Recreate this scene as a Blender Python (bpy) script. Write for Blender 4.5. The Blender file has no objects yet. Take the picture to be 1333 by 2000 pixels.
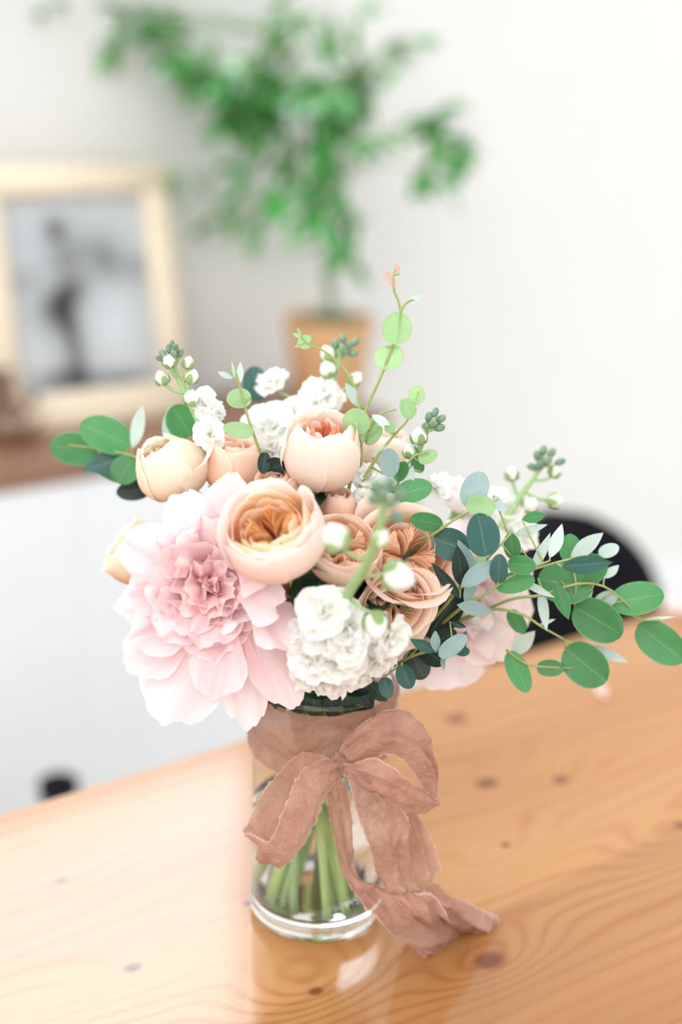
import bpy, math, random
from mathutils import Vector, Matrix, noise
PI = math.pi
random.seed(7)
SC = bpy.context.scene
COL = SC.collection

# ------------------------------------------------------------------ camera
PITCH, ROLL, FPX = math.radians(17.6), math.radians(2.1), 2778.0
DBASE = 1.03
TABLE_Z = 0.75
_f = Vector((0, math.cos(PITCH), -math.sin(PITCH)))
_u0 = Vector((0, math.sin(PITCH), math.cos(PITCH)))
_r0 = Vector((1, 0, 0))
RV = _r0 * math.cos(ROLL) + _u0 * math.sin(ROLL)
UV_ = _u0 * math.cos(ROLL) - _r0 * math.sin(ROLL)
FV = _f
CAM = Vector((0, 0, TABLE_Z)) - (FV * DBASE + RV * ((617 - 666.5) / FPX * DBASE) - UV_ * ((1770 - 1000) / FPX * DBASE))


def ray(x, y):
    return FV + RV * ((x - 666.5) / FPX) - UV_ * ((y - 1000) / FPX)


def W(x, y, Y):                                   # point at a photo direction, on the vertical plane Y
    d = ray(x, y)
    return CAM + d * ((Y - CAM.y) / d.y)


def onz(x, y, z):
    d = ray(x, y)
    return CAM + d * ((z - CAM.z) / d.z)


def onplane(x, y, p, n):
    d = ray(x, y)
    return CAM + d * ((p - CAM).dot(n) / d.dot(n))


def pxm(P):                                       # metres per photo pixel at P
    return (P - CAM).dot(FV) / FPX


def AX(ix, iy, toward):
    return (RV * ix + UV_ * iy - FV * toward).normalized()


cam_d = bpy.data.cameras.new('camera')
cam_d.sensor_fit = 'VERTICAL'
cam_d.sensor_height = 36.0
cam_d.sensor_width = 24.0
cam_d.lens = 36.0 * FPX / 2000.0
cam_d.clip_start = 0.02
cam_d.dof.use_dof = True
cam_d.dof.focus_distance = (W(560, 1080, -0.05) - CAM).dot(FV)
cam_d.dof.aperture_fstop = 2.0
cam = bpy.data.objects.new('camera', cam_d)
cam.matrix_world = Matrix(((RV.x, UV_.x, -FV.x, CAM.x), (RV.y, UV_.y, -FV.y, CAM.y), (RV.z, UV_.z, -FV.z, CAM.z), (0, 0, 0, 1)))
COL.objects.link(cam)
SC.camera = cam

# ------------------------------------------------------------------ world, light, exposure
world = bpy.data.worlds.new('world')
SC.world = world
world.use_nodes = True
wb = world.node_tree.nodes['Background']
wb.inputs['Color'].default_value = (0.985, 0.99, 1.0, 1)
wb.inputs['Strength'].default_value = 0.95
WINDOW_STRENGTH = 5.4
SUN_STRENGTH = 1.3
SC.view_settings.view_transform = 'Standard'
SC.view_settings.look = 'None'
SC.view_settings.gamma = 1.0
SC.view_settings.exposure = 0.47
SC.view_settings.use_curve_mapping = False
SC.cycles.max_bounces = 16
SC.cycles.transmission_bounces = 14
SC.cycles.transparent_max_bounces = 16
sun_d = bpy.data.lights.new('daylight', 'SUN')
sun_d.energy = SUN_STRENGTH
sun_d.angle = math.radians(55)
sun_d.color = (1, 0.99, 0.985)
sun = bpy.data.objects.new('daylight', sun_d)
sun.rotation_euler = (Vector((-0.22, -0.8, 0.58))).to_track_quat('Z', 'Y').to_euler()
COL.objects.link(sun)


# ------------------------------------------------------------------ helpers
def lin(c):
    c = c / 255.0
    return c / 12.92 if c <= 0.04045 else ((c + 0.055) / 1.055) ** 2.4


def rgb(r, g, b):
    return (lin(r), lin(g), lin(b), 1.0)


class NT:
    def __init__(self, name):
        self.m = bpy.data.materials.new(name)
        self.m.use_nodes = True
        self.t = self.m.node_tree
        self.t.nodes.clear()

    def n(self, typ, **kw):
        nd = self.t.nodes.new(typ)
        for k, v in kw.items():
            if k.startswith('i_'):
                nd.inputs[k[2:].replace('_', ' ')].default_value = v
            else:
                setattr(nd, k, v)
        return nd

    def l(self, a, b):
        self.t.links.new(a, b)

    def math(self, op, a, b=None, c=None):
        nd = self.n('ShaderNodeMath', operation=op)
        for k, v in enumerate((a, b, c)):
            if v is None:
                continue
            if isinstance(v, (int, float)):
                nd.inputs[k].default_value = v
            else:
                self.l(v, nd.inputs[k])
        return nd.outputs[0]

    def mix(self, fac, a, b, mode='MIX'):
        nd = self.n('ShaderNodeMix', data_type='RGBA', blend_type=mode)
        for s, v in ((nd.inputs[0], fac), (nd.inputs[6], a), (nd.inputs[7], b)):
            if isinstance(v, (int, float)):
                s.default_value = v
            elif isinstance(v, tuple):
                s.default_value = v
            else:
                self.l(v, s)
        return nd.outputs[2]

    def ramp(self, fac, stops, interp='LINEAR'):
        nd = self.n('ShaderNodeValToRGB')
        cr = nd.color_ramp
        cr.interpolation = interp
        while len(cr.elements) < len(stops):
            cr.elements.new(0.5)
        for e, (p, c) in zip(cr.elements, stops):
            e.position = p
            e.color = c if isinstance(c, tuple) else (c, c, c, 1)
        self.l(fac, nd.inputs[0])
        return nd.outputs[0]

    def noise(self, vec, scale, detail=3, rough=0.5):
        nd = self.n('ShaderNodeTexNoise')
        nd.inputs['Scale'].default_value = scale
        nd.inputs['Detail'].default_value = detail
        nd.inputs['Roughness'].default_value = rough
        if vec is not None:
            self.l(vec, nd.inputs['Vector'])
        return nd.outputs['Fac']

    def out(self, sh):
        o = self.n('ShaderNodeOutputMaterial')
        self.l(sh, o.inputs['Surface'])
        return self.m

    def pr(self, color=None, rough=0.5, **kw):
        p = self.n('ShaderNodeBsdfPrincipled')
        if color is not None:
            if isinstance(color, tuple):
                p.inputs['Base Color'].default_value = color
            else:
                self.l(color, p.inputs['Base Color'])
        if isinstance(rough, (int, float)):
            p.inputs['Roughness'].default_value = rough
        else:
            self.l(rough, p.inputs['Roughness'])
        for k, v in kw.items():
            p.inputs[k.replace('_', ' ')].default_value = v
        return p

    def bump(self, h, strength, dist, p):
        b = self.n('ShaderNodeBump')
        b.inputs['Strength'].default_value = strength
        b.inputs['Distance'].default_value = dist
        self.l(h, b.inputs['Height'])
        self.l(b.outputs[0], p.inputs['Normal'])


def plain(name, c, rough=0.5, var=0.06, scale=30, bump=0.0, **kw):
    t = NT(name)
    tc = t.n('ShaderNodeTexCoord').outputs['Object']
    f = t.noise(tc, scale, 4)
    dark = tuple(x * (1 - var) for x in c[:3]) + (1,)
    lite = tuple(min(1, x * (1 + var)) for x in c[:3]) + (1,)
    p = t.pr(t.ramp(f, [(0.3, dark), (0.7, lite)]), rough, **kw)
    if bump:
        t.bump(f, bump, 0.004, p)
    return t.out(p.outputs[0])


def petal_mat(name, base, mid, tip, transl=0.35, p1=0.5, vein=0.06, var=0.08, rim=None, tint=None):
    t = NT(name)
    uv = t.n('ShaderNodeUVMap').outputs[0]
    sep = t.n('ShaderNodeSeparateXYZ')
    t.l(uv, sep.inputs[0])
    oi = t.n('ShaderNodeObjectInfo')
    c = t.ramp(sep.outputs[1], [(0.0, base), (p1, mid), (1.0, tip)])
    mp = t.n('ShaderNodeMapping')
    mp.inputs['Scale'].default_value = (22, 1.6, 1)
    t.l(uv, mp.inputs[0])
    nv = t.noise(mp.outputs[0], 3.0, 3)
    vv = t.math('MULTIPLY_ADD', nv, vein * 2, 1 - vein)
    rv = t.math('MULTIPLY_ADD', oi.outputs['Random'], var * 2, 1 - var)
    k = t.math('MULTIPLY', vv, rv)
    cc = t.n('ShaderNodeCombineColor')
    t.l(t.math('ADD', t.math('MULTIPLY', t.math('SUBTRACT', k, 1.0), 0.35), 1.0), cc.inputs[0])
    t.l(k, cc.inputs[1]); t.l(k, cc.inputs[2])
    c = t.mix(1.0, c, cc.outputs[0], 'MULTIPLY')
    p = t.pr(c, 0.5)
    p.inputs['Specular IOR Level'].default_value = 0.25
    t.bump(nv, 0.12, 0.0015, p)
    tr = t.n('ShaderNodeBsdfTranslucent')
    t.l(c, tr.inputs[0])
    mx = t.n('ShaderNodeMixShader')
    mx.inputs[0].default_value = transl
    t.l(p.outputs[0], mx.inputs[1]); t.l(tr.outputs[0], mx.inputs[2])
    return t.out(mx.outputs[0])


def leaf_mat(name, front, back, edge=None, coat=0.0, rough=0.42, transl=0.22, rib=0.14, var=0.14):
    t = NT(name)
    uv = t.n('ShaderNodeUVMap').outputs[0]
    sep = t.n('ShaderNodeSeparateXYZ')
    t.l(uv, sep.inputs[0])
    geo = t.n('ShaderNodeNewGeometry')
    oi = t.n('ShaderNodeObjectInfo')
    c = t.mix(geo.outputs['Backfacing'], front, back)
    rv = t.math('MULTIPLY_ADD', oi.outputs['Random'], var * 2, 1 - var)
    nz = t.noise(t.n('ShaderNodeTexCoord').outputs['Object'], 90, 3)
    k = t.math('MULTIPLY', rv, t.math('MULTIPLY_ADD', nz, 0.24, 0.88))
    cc = t.n('ShaderNodeCombineColor')
    for s in cc.inputs[:3]:
        t.l(k, s)
    c = t.mix(1.0, c, cc.outputs[0], 'MULTIPLY')
    du = t.math('ABSOLUTE', t.math('SUBTRACT', sep.outputs[0], 0.5))
    ribm = t.math('MULTIPLY', t.math('SUBTRACT', 1.0, t.math('SMOOTH_MIN', t.math('MULTIPLY', du, 40.0), 1.0, 0.1)), rib)
    ribm = t.math('MAXIMUM', ribm, 0.0)
    c = t.mix(ribm, c, rgb(205, 215, 165))
    if edge:
        em = t.ramp(du, [(0.43, 0.0), (0.5, 0.85)])
        c = t.mix(em, c, edge)
    p = t.pr(c, rough)
    p.inputs['Coat Weight'].default_value = coat
    p.inputs['Coat Roughness'].default_value = 0.06
    p.inputs['Specular IOR Level'].default_value = 0.4
    tr = t.n('ShaderNodeBsdfTranslucent')
    t.l(c, tr.inputs[0])
    mx = t.n('ShaderNodeMixShader')
    mx.inputs[0].default_value = transl
    t.l(p.outputs[0], mx.inputs[1]); t.l(tr.outputs[0], mx.inputs[2])
    return t.out(mx.outputs[0])


class MB:
    def __init__(self):
        self.v, self.f, self.uv = [], [], []

    def add(self, pts, faces, uvs=None):
        o = len(self.v)
        self.v += [Vector(p) for p in pts]
        self.uv += uvs if uvs else [(0.5, 0.5)] * len(pts)
        self.f += [tuple(i + o for i in f) for f in faces]

    def grid(self, rows, closed=False):
        nv, nu = len(rows), len(rows[0])
        pts, uvs = [], []
        for j, r in enumerate(rows):
            for i, p in enumerate(r):
                pts.append(p); uvs.append((i / max(1, nu - (0 if closed else 1)), j / max(1, nv - 1)))
        fs = []
        for j in range(nv - 1):
            for i in range(nu if closed else nu - 1):
                i2 = (i + 1) % nu
                fs.append((j * nu + i, j * nu + i2, (j + 1) * nu + i2, (j + 1) * nu + i))
        self.add(pts, fs, uvs)

    def tube(self, path, rad, n=8, caps=True):
        rows = []
        path = [Vector(p) for p in path]
        k = len(path)
        ref = None
        for j, p in enumerate(path):
            t = (path[min(j + 1, k - 1)] - path[max(j - 1, 0)]).normalized()
            if ref is None:
                ref = t.orthogonal().normalized()
            ref = (ref - t * ref.dot(t))
            ref = ref.normalized() if ref.length > 1e-6 else t.orthogonal().normalized()
            b = t.cross(ref)
            r = rad if isinstance(rad, (int, float)) else rad[min(j, len(rad) - 1)]
            rows.append([p + (ref * math.cos(2 * PI * i / n) + b * math.sin(2 * PI * i / n)) * r for i in range(n)])
        o = len(self.v)
        self.grid(rows, True)
        if caps:
            self.f.append(tuple(o + i for i in range(n))[::-1])
            self.f.append(tuple(o + (k - 1) * n + i for i in range(n)))

    def lathe(self, prof, n=32, M=None, cap0=True, cap1=True):
        rows = []
        for (r, z) in prof:
            row = [Vector((r * math.cos(2 * PI * i / n), r * math.sin(2 * PI * i / n), z)) for i in range(n)]
            rows.append([M @ p for p in row] if M else row)
        o = len(self.v)
        self.grid(rows, True)
        if cap0:
            self.f.append(tuple(o + i for i in range(n))[::-1])
        if cap1:
            self.f.append(tuple(o + (len(prof) - 1) * n + i for i in range(n)))

    def box(self, x0, x1, y0, y1, z0, z1, bev=0.0):
        b = bev
        if b <= 0:
            p = [(x, y, z) for z in (z0, z1) for y in (y0, y1) for x in (x0, x1)]
            self.add(p, [(0, 2, 3, 1), (4, 5, 7, 6), (0, 1, 5, 4), (2, 6, 7, 3), (0, 4, 6, 2), (1, 3, 7, 5)])
            return
        def ring(i, z):
            return [(x0 + i, y0 + b, z), (x0 + b, y0 + i, z), (x1 - b, y0 + i, z), (x1 - i, y0 + b, z),
                    (x1 - i, y1 - b, z), (x1 - b, y1 - i, z), (x0 + b, y1 - i, z), (x0 + i, y1 - b, z)]
        rows = [ring(b * 0.9, z0), ring(0, z0 + b), ring(0, z1 - b), ring(b * 0.9, z1)]
        o = len(self.v)
        self.grid(rows, True)
        self.f.append(tuple(o + i for i in range(8))[::-1])
        self.f.append(tuple(o + 24 + i for i in range(8)))

    def blob(self, c, r, axis=Vector((0, 0, 1)), long=1.0, n=10, m=7, sharp=1.0):
        q = Vector(axis).to_track_quat('Z', 'Y').to_matrix()
        prof = []
        for j in range(m + 1):
            a = PI * j / m
            prof.append((max(1e-5, r * math.sin(a) ** sharp), -r * long * math.cos(a)))
        rows = []
        for (rr, z) in prof:
            rows.append([Vector(c) + q @ Vector((rr * math.cos(2 * PI * i / n), rr * math.sin(2 * PI * i / n), z)) for i in range(n)])
        self.grid(rows, True)

    def build(self, name, mat, parent=None, smooth=True, loc=None, mesh=None):
        if mesh is None:
            org = parent_world(parent) if parent is not None else (Vector(loc) if loc is not None else None)
            vs = self.v
            if org is not None and parent is not None:
                vs = [p - org for p in vs]
            elif loc is not None:
                vs = [p - Vector(loc) for p in vs]
            me = bpy.data.meshes.new(name)
            me.from_pydata([tuple(p) for p in vs], [], self.f)
            ul = me.uv_layers.new(name='UVMap')
            for lp in me.loops:
                ul.data[lp.index].uv = self.uv[lp.vertex_index]
            if smooth:
                me.polygons.foreach_set('use_smooth', [True] * len(me.polygons))
            me.materials.append(mat)
        else:
            me = mesh
        o = bpy.data.objects.new(name, me)
        COL.objects.link(o)
        if parent is not None:
            o.parent = parent
        elif loc is not None:
            o.location = loc
        return o


POS = {}


def parent_world(o):
    p = Vector((0, 0, 0))
    while o is not None:
        p = p + o.location
        o = o.parent
    return p


def tag(o, label, cat, group=None, kind=None):
    if label: o['label'] = label
    if cat: o['category'] = cat
    if group: o['group'] = group
    if kind: o['kind'] = kind
    return o


def thing(name, loc, label, cat, group=None):
    o = bpy.data.objects.new(name, None)
    o.empty_display_size = 0.02
    o.location = loc
    COL.objects.link(o)
    return tag(o, label, cat, group)


def struct(o):
    o['kind'] = 'structure'
    return o


def catmull(pts, n):
    pts = [Vector(p) for p in pts]
    out = []
    k = len(pts) - 1
    for s in range(n):
        t = s / (n - 1) * k
        i = min(int(t), k - 1)
        t -= i
        p0, p1, p2, p3 = pts[max(i - 1, 0)], pts[i], pts[i + 1], pts[min(i + 2, k)]
        out.append(0.5 * ((2 * p1) + (p2 - p0) * t + (2 * p0 - 5 * p1 + 4 * p2 - p3) * t * t + (3 * p1 - p0 - 3 * p2 + p3) * t ** 3))
    return out


def lut(ks, t):
    t = max(0, min(1, t)) * (len(ks) - 1)
    i = min(int(t), len(ks) - 2)
    f = t - i
    p0, p1, p2, p3 = ks[max(i - 1, 0)], ks[i], ks[i + 1], ks[min(i + 2, len(ks) - 1)]
    return 0.5 * ((2 * p1) + (p2 - p0) * f + (2 * p0 - 5 * p1 + 4 * p2 - p3) * f * f + (3 * p1 - p0 - 3 * p2 + p3) * f ** 3)


def nz(x, y=0.0, z=0.0):
    return noise.noise(Vector((x, y, z)))


# ------------------------------------------------------------------ room frame (aligned with the table's far edge)
E0 = onz(0, 1592, TABLE_Z)
E1 = onz(1333, 1183, TABLE_Z)
AV = (E1 - E0).normalized()
BV = Vector((-AV.y, AV.x, 0))                     # away from the camera
ANG = math.atan2(AV.y, AV.x)


def room(a, b, z):
    return Vector((E0.x, E0.y, 0)) + AV * a + BV * b + Vector((0, 0, z))


def to_room(P):
    d = P - Vector((E0.x, E0.y, 0))
    return d.dot(AV), d.dot(BV), P.z


def onb(x, y, b):
    return onplane(x, y, room(0, b, 0), BV)


def rbuild(mb, name, mat, parent=None, smooth=False, root=None):
    """link a mesh given in room coordinates (a, b, z)"""
    o = mb.build(name, mat, None, smooth)
    if parent is None:
        o.location = (E0.x, E0.y, 0)
        o.rotation_euler = (0, 0, ANG)
    else:
        o.parent = parent
    return o


def rthing(name, label, cat, group=None):
    o = thing(name, (E0.x, E0.y, 0), label, cat, group)
    o.rotation_euler = (0, 0, ANG)
    return o


def anchored(root, a, b, z=0.0):
    """move a room-frame thing's empty to its base without moving its parts"""
    d = Vector((a, b, z))
    for ch in root.children:
        ch.data.transform(Matrix.Translation(-d))
        for g in ch.children:
            g.data.transform(Matrix.Translation(-d))
    root.location = room(a, b, z)


# ------------------------------------------------------------------ materials
M = {}
M['wall'] = plain('wall_paint', rgb(215, 215, 212), 0.75, 0.012, 6, 0.03)
M['floor'] = plain('pale_floor', rgb(222, 218, 212), 0.45, 0.03, 5)
M['white'] = plain('white_lacquer', rgb(221, 224, 227), 0.4, 0.01, 8)
M['frame'] = plain('pale_wood_frame', rgb(222, 208, 184), 0.5, 0.06, 14)
M['mat_board'] = plain('mat_board', rgb(236, 233, 226), 0.7, 0.02)
M['brown'] = plain('brown_wood', rgb(136, 100, 80), 0.42, 0.14, 12)
M['navy'] = plain('navy_black_shell', rgb(9, 11, 20), 0.6, 0.2, 20, Specular_IOR_Level=0.2)
M['metal'] = plain('dark_metal', rgb(40, 40, 44), 0.35, 0.1, 20, Metallic=0.8)
M['pot'] = plain('tan_pot', rgb(202, 158, 112), 0.6, 0.07, 25, 0.1)
M['soil'] = plain('dark_moss', rgb(45, 85, 62), 0.9, 0.4, 120, 0.6)
M['bark'] = plain('plant_bark', rgb(150, 160, 130), 0.7, 0.2, 40)
M['twig'] = plain('twig_green', rgb(110, 140, 85), 0.6, 0.15, 40)
M['dried'] = plain('dried_brown', rgb(112, 84, 66), 0.8, 0.3, 60, 0.3)
M['dried2'] = plain('dried_mauve', rgb(150, 112, 104), 0.8, 0.2, 60, 0.3)
M['plant_leaf'] = leaf_mat('house_plant_leaf', rgb(52, 146, 50), rgb(96, 172, 84), coat=0.8, rough=0.2, transl=0.3, var=0.3, rib=0.1)
M['stem'] = plain('green_stem', rgb(186, 214, 140), 0.45, 0.12, 60)
M['stem_d'] = plain('olive_stem', rgb(120, 136, 70), 0.5, 0.15, 60)
M['stem_l'] = plain('pale_stem', rgb(158, 190, 132), 0.5, 0.08, 60)
M['stem_e'] = plain('sprig_stem', rgb(150, 160, 96), 0.5, 0.12, 80)
M['sepal'] = leaf_mat('sepal', rgb(150, 178, 118), rgb(170, 192, 140), rib=0.0)
M['rose_leaf'] = leaf_mat('rose_leaf', rgb(38, 66, 40), rgb(80, 110, 70), rough=0.35, rib=0.15)
M['ey'] = leaf_mat('young_eucalyptus', rgb(160, 198, 140), rgb(172, 204, 156), edge=rgb(190, 140, 130), transl=0.38, rib=0.25)
M['eg'] = leaf_mat('green_eucalyptus', rgb(70, 134, 78), rgb(140, 172, 142), var=0.22, edge=rgb(112, 164, 114), transl=0.2)
M['ed'] = leaf_mat('teal_eucalyptus', rgb(48, 92, 84), rgb(110, 145, 135), transl=0.12)
M['ek'] = leaf_mat('shaded_eucalyptus', rgb(24, 48, 40), rgb(60, 90, 80), transl=0.08, rib=0.1)  # near-black green: shade between the blooms painted into the inner leaves
M['ep'] = leaf_mat('sheen_eucalyptus', rgb(192, 210, 202), rgb(205, 218, 212), transl=0.25, rib=0.1)  # pale undersides, with the gloss of edge-on leaves painted into the colour
M['eb'] = leaf_mat('blue_eucalyptus', rgb(140, 166, 164), rgb(168, 188, 188), transl=0.15, rib=0.15)
M['er'] = leaf_mat('rosy_tip_leaf', rgb(196, 158, 146), rgb(190, 170, 150), transl=0.3, rib=0.1)
M['peony'] = petal_mat('blush_peony', rgb(248, 200, 203), rgb(250, 221, 223), rgb(253, 238, 239), 0.42, 0.4)
M['peony_c'] = petal_mat('peony_heart', rgb(248, 168, 152), rgb(251, 210, 208), rgb(253, 233, 234), 0.46, 0.5)
M['peony_w'] = petal_mat('pale_peony', rgb(249, 226, 224), rgb(252, 238, 236), rgb(254, 247, 246), 0.42, 0.45)
M['jul_o'] = petal_mat('apricot_rose_outer', rgb(253, 220, 192), rgb(254, 232, 218), rgb(254, 243, 238), 0.42, 0.35)
M['jul_m'] = petal_mat('apricot_rose_rim', rgb(250, 184, 118), rgb(253, 212, 164), rgb(254, 238, 216), 0.42, 0.6)
M['jul_i'] = petal_mat('apricot_rose_heart', rgb(240, 146, 66), rgb(251, 186, 112), rgb(254, 220, 168), 0.42, 0.55)
M['r2_o'] = petal_mat('blush_rose_outer', rgb(252, 224, 200), rgb(253, 234, 218), rgb(254, 243, 234), 0.42, 0.4)
M['r2_i'] = petal_mat('coral_heart', rgb(240, 100, 52), rgb(250, 138, 90), rgb(253, 186, 150), 0.4, 0.6)
M['r3_o'] = petal_mat('cream_rose', rgb(251, 216, 178), rgb(253, 233, 208), rgb(254, 243, 228), 0.42, 0.4)
M['r4_o'] = petal_mat('peach_rose', rgb(248, 196, 156), rgb(252, 213, 184), rgb(254, 230, 214), 0.42, 0.5)
M['r7_o'] = petal_mat('warm_peach_rose', rgb(251, 200, 156), rgb(253, 219, 190), rgb(254, 237, 224), 0.42, 0.5)
M['r7_i'] = petal_mat('warm_peach_heart', rgb(250, 172, 112), rgb(253, 204, 158), rgb(254, 230, 206), 0.42, 0.55)
M['stock'] = petal_mat('white_stock', rgb(240, 242, 212), rgb(252, 252, 246), rgb(254, 254, 252), 0.42, 0.3, var=0.02, vein=0.03)
M['bud_w'] = petal_mat('white_bud', rgb(196, 214, 160), rgb(244, 246, 232), rgb(252, 251, 246), 0.25, 0.35, var=0.03)
M['bud_g'] = plain('green_bud', rgb(116, 142, 118), 0.7, 0.35, 300)
M['calyx'] = plain('calyx_green', rgb(150, 182, 120), 0.6, 0.15, 120)


def ribbon_mat():
    t = NT('dusty_silk_ribbon')
    uv = t.n('ShaderNodeUVMap').outputs[0]
    tc = t.n('ShaderNodeTexCoord').outputs['Object']
    f = t.noise(tc, 45, 4)
    c = t.ramp(f, [(0.25, rgb(196, 146, 126)), (0.75, rgb(226, 184, 165))])
    sep = t.n('ShaderNodeSeparateXYZ')
    t.l(uv, sep.inputs[0])
    du = t.math('ABSOLUTE', t.math('SUBTRACT', sep.outputs[0], 0.5))
    c = t.mix(t.ramp(du, [(0.465, 0.0), (0.5, 0.85)]), c, rgb(250, 232, 220))
    p = t.pr(c, 0.55)
    p.inputs['Specular IOR Level'].default_value = 0.3
    p.inputs['Sheen Weight'].default_value = 0.25
    mp = t.n('ShaderNodeMapping')
    mp.inputs['Scale'].default_value = (1, 1, 1)
    t.l(tc, mp.inputs[0])
    cr = t.noise(mp.outputs[0], 75, 5, 0.6)
    t.bump(cr, 0.9, 0.008, p)
    tr = t.n('ShaderNodeBsdfTranslucent')
    t.l(c, tr.inputs[0])
    m1 = t.n('ShaderNodeMixShader')
    m1.inputs[0].default_value = 0.5
    t.l(p.outputs[0], m1.inputs[1]); t.l(tr.outputs[0], m1.inputs[2])
    ts = t.n('ShaderNodeBsdfTransparent')
    m2 = t.n('ShaderNodeMixShader')
    m2.inputs[0].default_value = 0.12
    t.l(m1.outputs[0], m2.inputs[1]); t.l(ts.outputs[0], m2.inputs[2])
    return t.out(m2.outputs[0])


def glass_mat(name, ior, col=(1, 1, 1, 1), rough=0.0):
    t = NT(name)
    p = t.pr(col, rough)
    p.inputs['Transmission Weight'].default_value = 1.0
    p.inputs['IOR'].default_value = ior
    return t.out(p.outputs[0])


M['ribbon'] = ribbon_mat()
M['glass'] = glass_mat('clear_glass', 1.46, (0.97, 0.99, 0.98, 1))
tg = NT('thin_clear_glass')
lw = tg.n('ShaderNodeLayerWeight'); lw.inputs[0].default_value = 0.5
fr_ = tg.math('MULTIPLY_ADD', tg.math('POWER', lw.outputs['Facing'], 4.0), 0.7, 0.05)
g1 = tg.n('ShaderNodeBsdfTransparent'); g1.inputs[0].default_value = (0.97, 0.99, 0.98, 1)
g2 = tg.n('ShaderNodeBsdfGlossy'); g2.inputs['Roughness'].default_value = 0.02
g3 = tg.n('ShaderNodeMixShader')
tg.l(fr_, g3.inputs[0]); tg.l(g1.outputs[0], g3.inputs[1]); tg.l(g2.outputs[0], g3.inputs[2])
M['thin_glass'] = tg.out(g3.outputs[0])
M['water'] = glass_mat('vase_water', 1.33, (0.985, 0.995, 0.985, 1))


def table_knots():
    ks = []
    #   photo x, y, core radius along/across (m), ring strength, ring size
    for (x, y, rc, amp, s) in ((957, 1876, 0.0095, 3.6, 0.026), (618, 1936, 0.0042, 3.0, 0.03), (952, 1530, 0.0085, 1.6, 0.03),
                               (1096, 1523, 0.0065, 1.4, 0.022), (1010, 1488, 0.0, 1.2, 0.03), (892, 1404, 0.009, 1.0, 0.02),
                               (988, 1650, 0.0035, 1.8, 0.03), (1331, 1612, 0.005, 2.2, 0.03), (590, 1885, 0.0, 2.2, 0.025),
                               (940, 1700, 0.0, 1.6, 0.022), (1290, 1640, 0.0, 1.2, 0.03), (488, 1764, 0.004, 1.0, 0.02),
                               (260, 1890, 0.005, 1.4, 0.03), (120, 1720, 0.004, 1.0, 0.03)):
        a, b, _ = to_room(onz(x, y, TABLE_Z))
        ks.append((a, b, rc, amp, s))
    return ks


def table_mat():
    t = NT('honey_pine')
    tc = t.n('ShaderNodeTexCoord').outputs['Object']
    sep = t.n('ShaderNodeSeparateXYZ')
    t.l(tc, sep.inputs[0])
    X, Y = sep.outputs[0], sep.outputs[1]
    oi = t.n('ShaderNodeObjectInfo')

    def mapped(sx, sy):
        mp = t.n('ShaderNodeMapping')
        mp.inputs['Scale'].default_value = (sx, sy, 1)
        t.l(tc, mp.inputs[0])
        return mp.outputs[0]
    warp = t.noise(mapped(1.6, 7.0), 1.0, 3)
    F = t.math('MULTIPLY_ADD', warp, 7.0, t.math('MULTIPLY', Y, 52.0))
    F = t.math('MULTIPLY_ADD', X, 1.8, F)
    F = t.math('MULTIPLY_ADD', oi.outputs['Random'], 9.0, F)
    dark = None
    for (a, b, rc, amp, s) in table_knots():
        a -= 0.15; b += 0.43                       # the table's own origin
        dx = t.math('SUBTRACT', X, a)
        dy = t.math('SUBTRACT', Y, b)
        d2 = t.math('ADD', t.math('MULTIPLY', t.math('MULTIPLY', dx, dx), 1 / (s * 2.0) ** 2), t.math('MULTIPLY', t.math('MULTIPLY', dy, dy), 1 / s ** 2))
        F = t.math('MULTIPLY_ADD', t.math('EXPONENT', t.math('MULTIPLY', d2, -1.0)), amp, F)
        if rc > 0:
            e2 = t.math('ADD', t.math('MULTIPLY', t.math('MULTIPLY', dx, dx), 1 / (rc * 1.35) ** 2), t.math('MULTIPLY', t.math('MULTIPLY', dy, dy), 1 / rc ** 2))
            k = t.math('EXPONENT', t.math('MULTIPLY', t.math('MULTIPLY', e2, e2), -1.0))
            dark = k if dark is None else t.math('MAXIMUM', dark, k)
    lines = t.math('MULTIPLY_ADD', t.math('SINE', t.math('MULTIPLY', F, 2 * PI)), 0.5, 0.5)
    lines = t.math('POWER', lines, 2.6)
    fine = t.noise(mapped(5, 420), 1.0, 4, 0.6)
    broad = t.noise(mapped(1.2, 9), 1.0, 2)
    c = t.ramp(broad, [(0.3, rgb(162, 109, 61)), (0.7, rgb(181, 131, 82))])
    gate = t.ramp(t.noise(mapped(2.2, 16), 1.0, 2), [(0.36, 0.1), (0.64, 0.75)])
    lm = t.math('MULTIPLY', lines, gate)
    c = t.mix(lm, c, rgb(160, 98, 50))
    c = t.mix(t.math('MULTIPLY', t.ramp(fine, [(0.45, 0.0), (0.75, 1.0)]), 0.3), c, rgb(176, 116, 66))
    tint = t.math('MULTIPLY_ADD', oi.outputs['Random'], 0.16, 0.92)
    cc = t.n('ShaderNodeCombineColor')
    for s in cc.inputs[:3]:
        t.l(tint, s)
    c = t.mix(1.0, c, cc.outputs[0], 'MULTIPLY')
    core = t.mix(t.noise(tc, 160, 3), rgb(84, 30, 6), rgb(126, 56, 18))
    c = t.mix(t.math('MULTIPLY', dark, 0.92), c, core)
    p = t.pr(c, t.math('MULTIPLY_ADD', fine, 0.05, 0.1))
    p.inputs['IOR'].default_value = 1.56
    t.bump(fine, 0.05, 0.001, p)
    return t.out(p.outputs[0])


M['table'] = table_mat()


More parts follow.
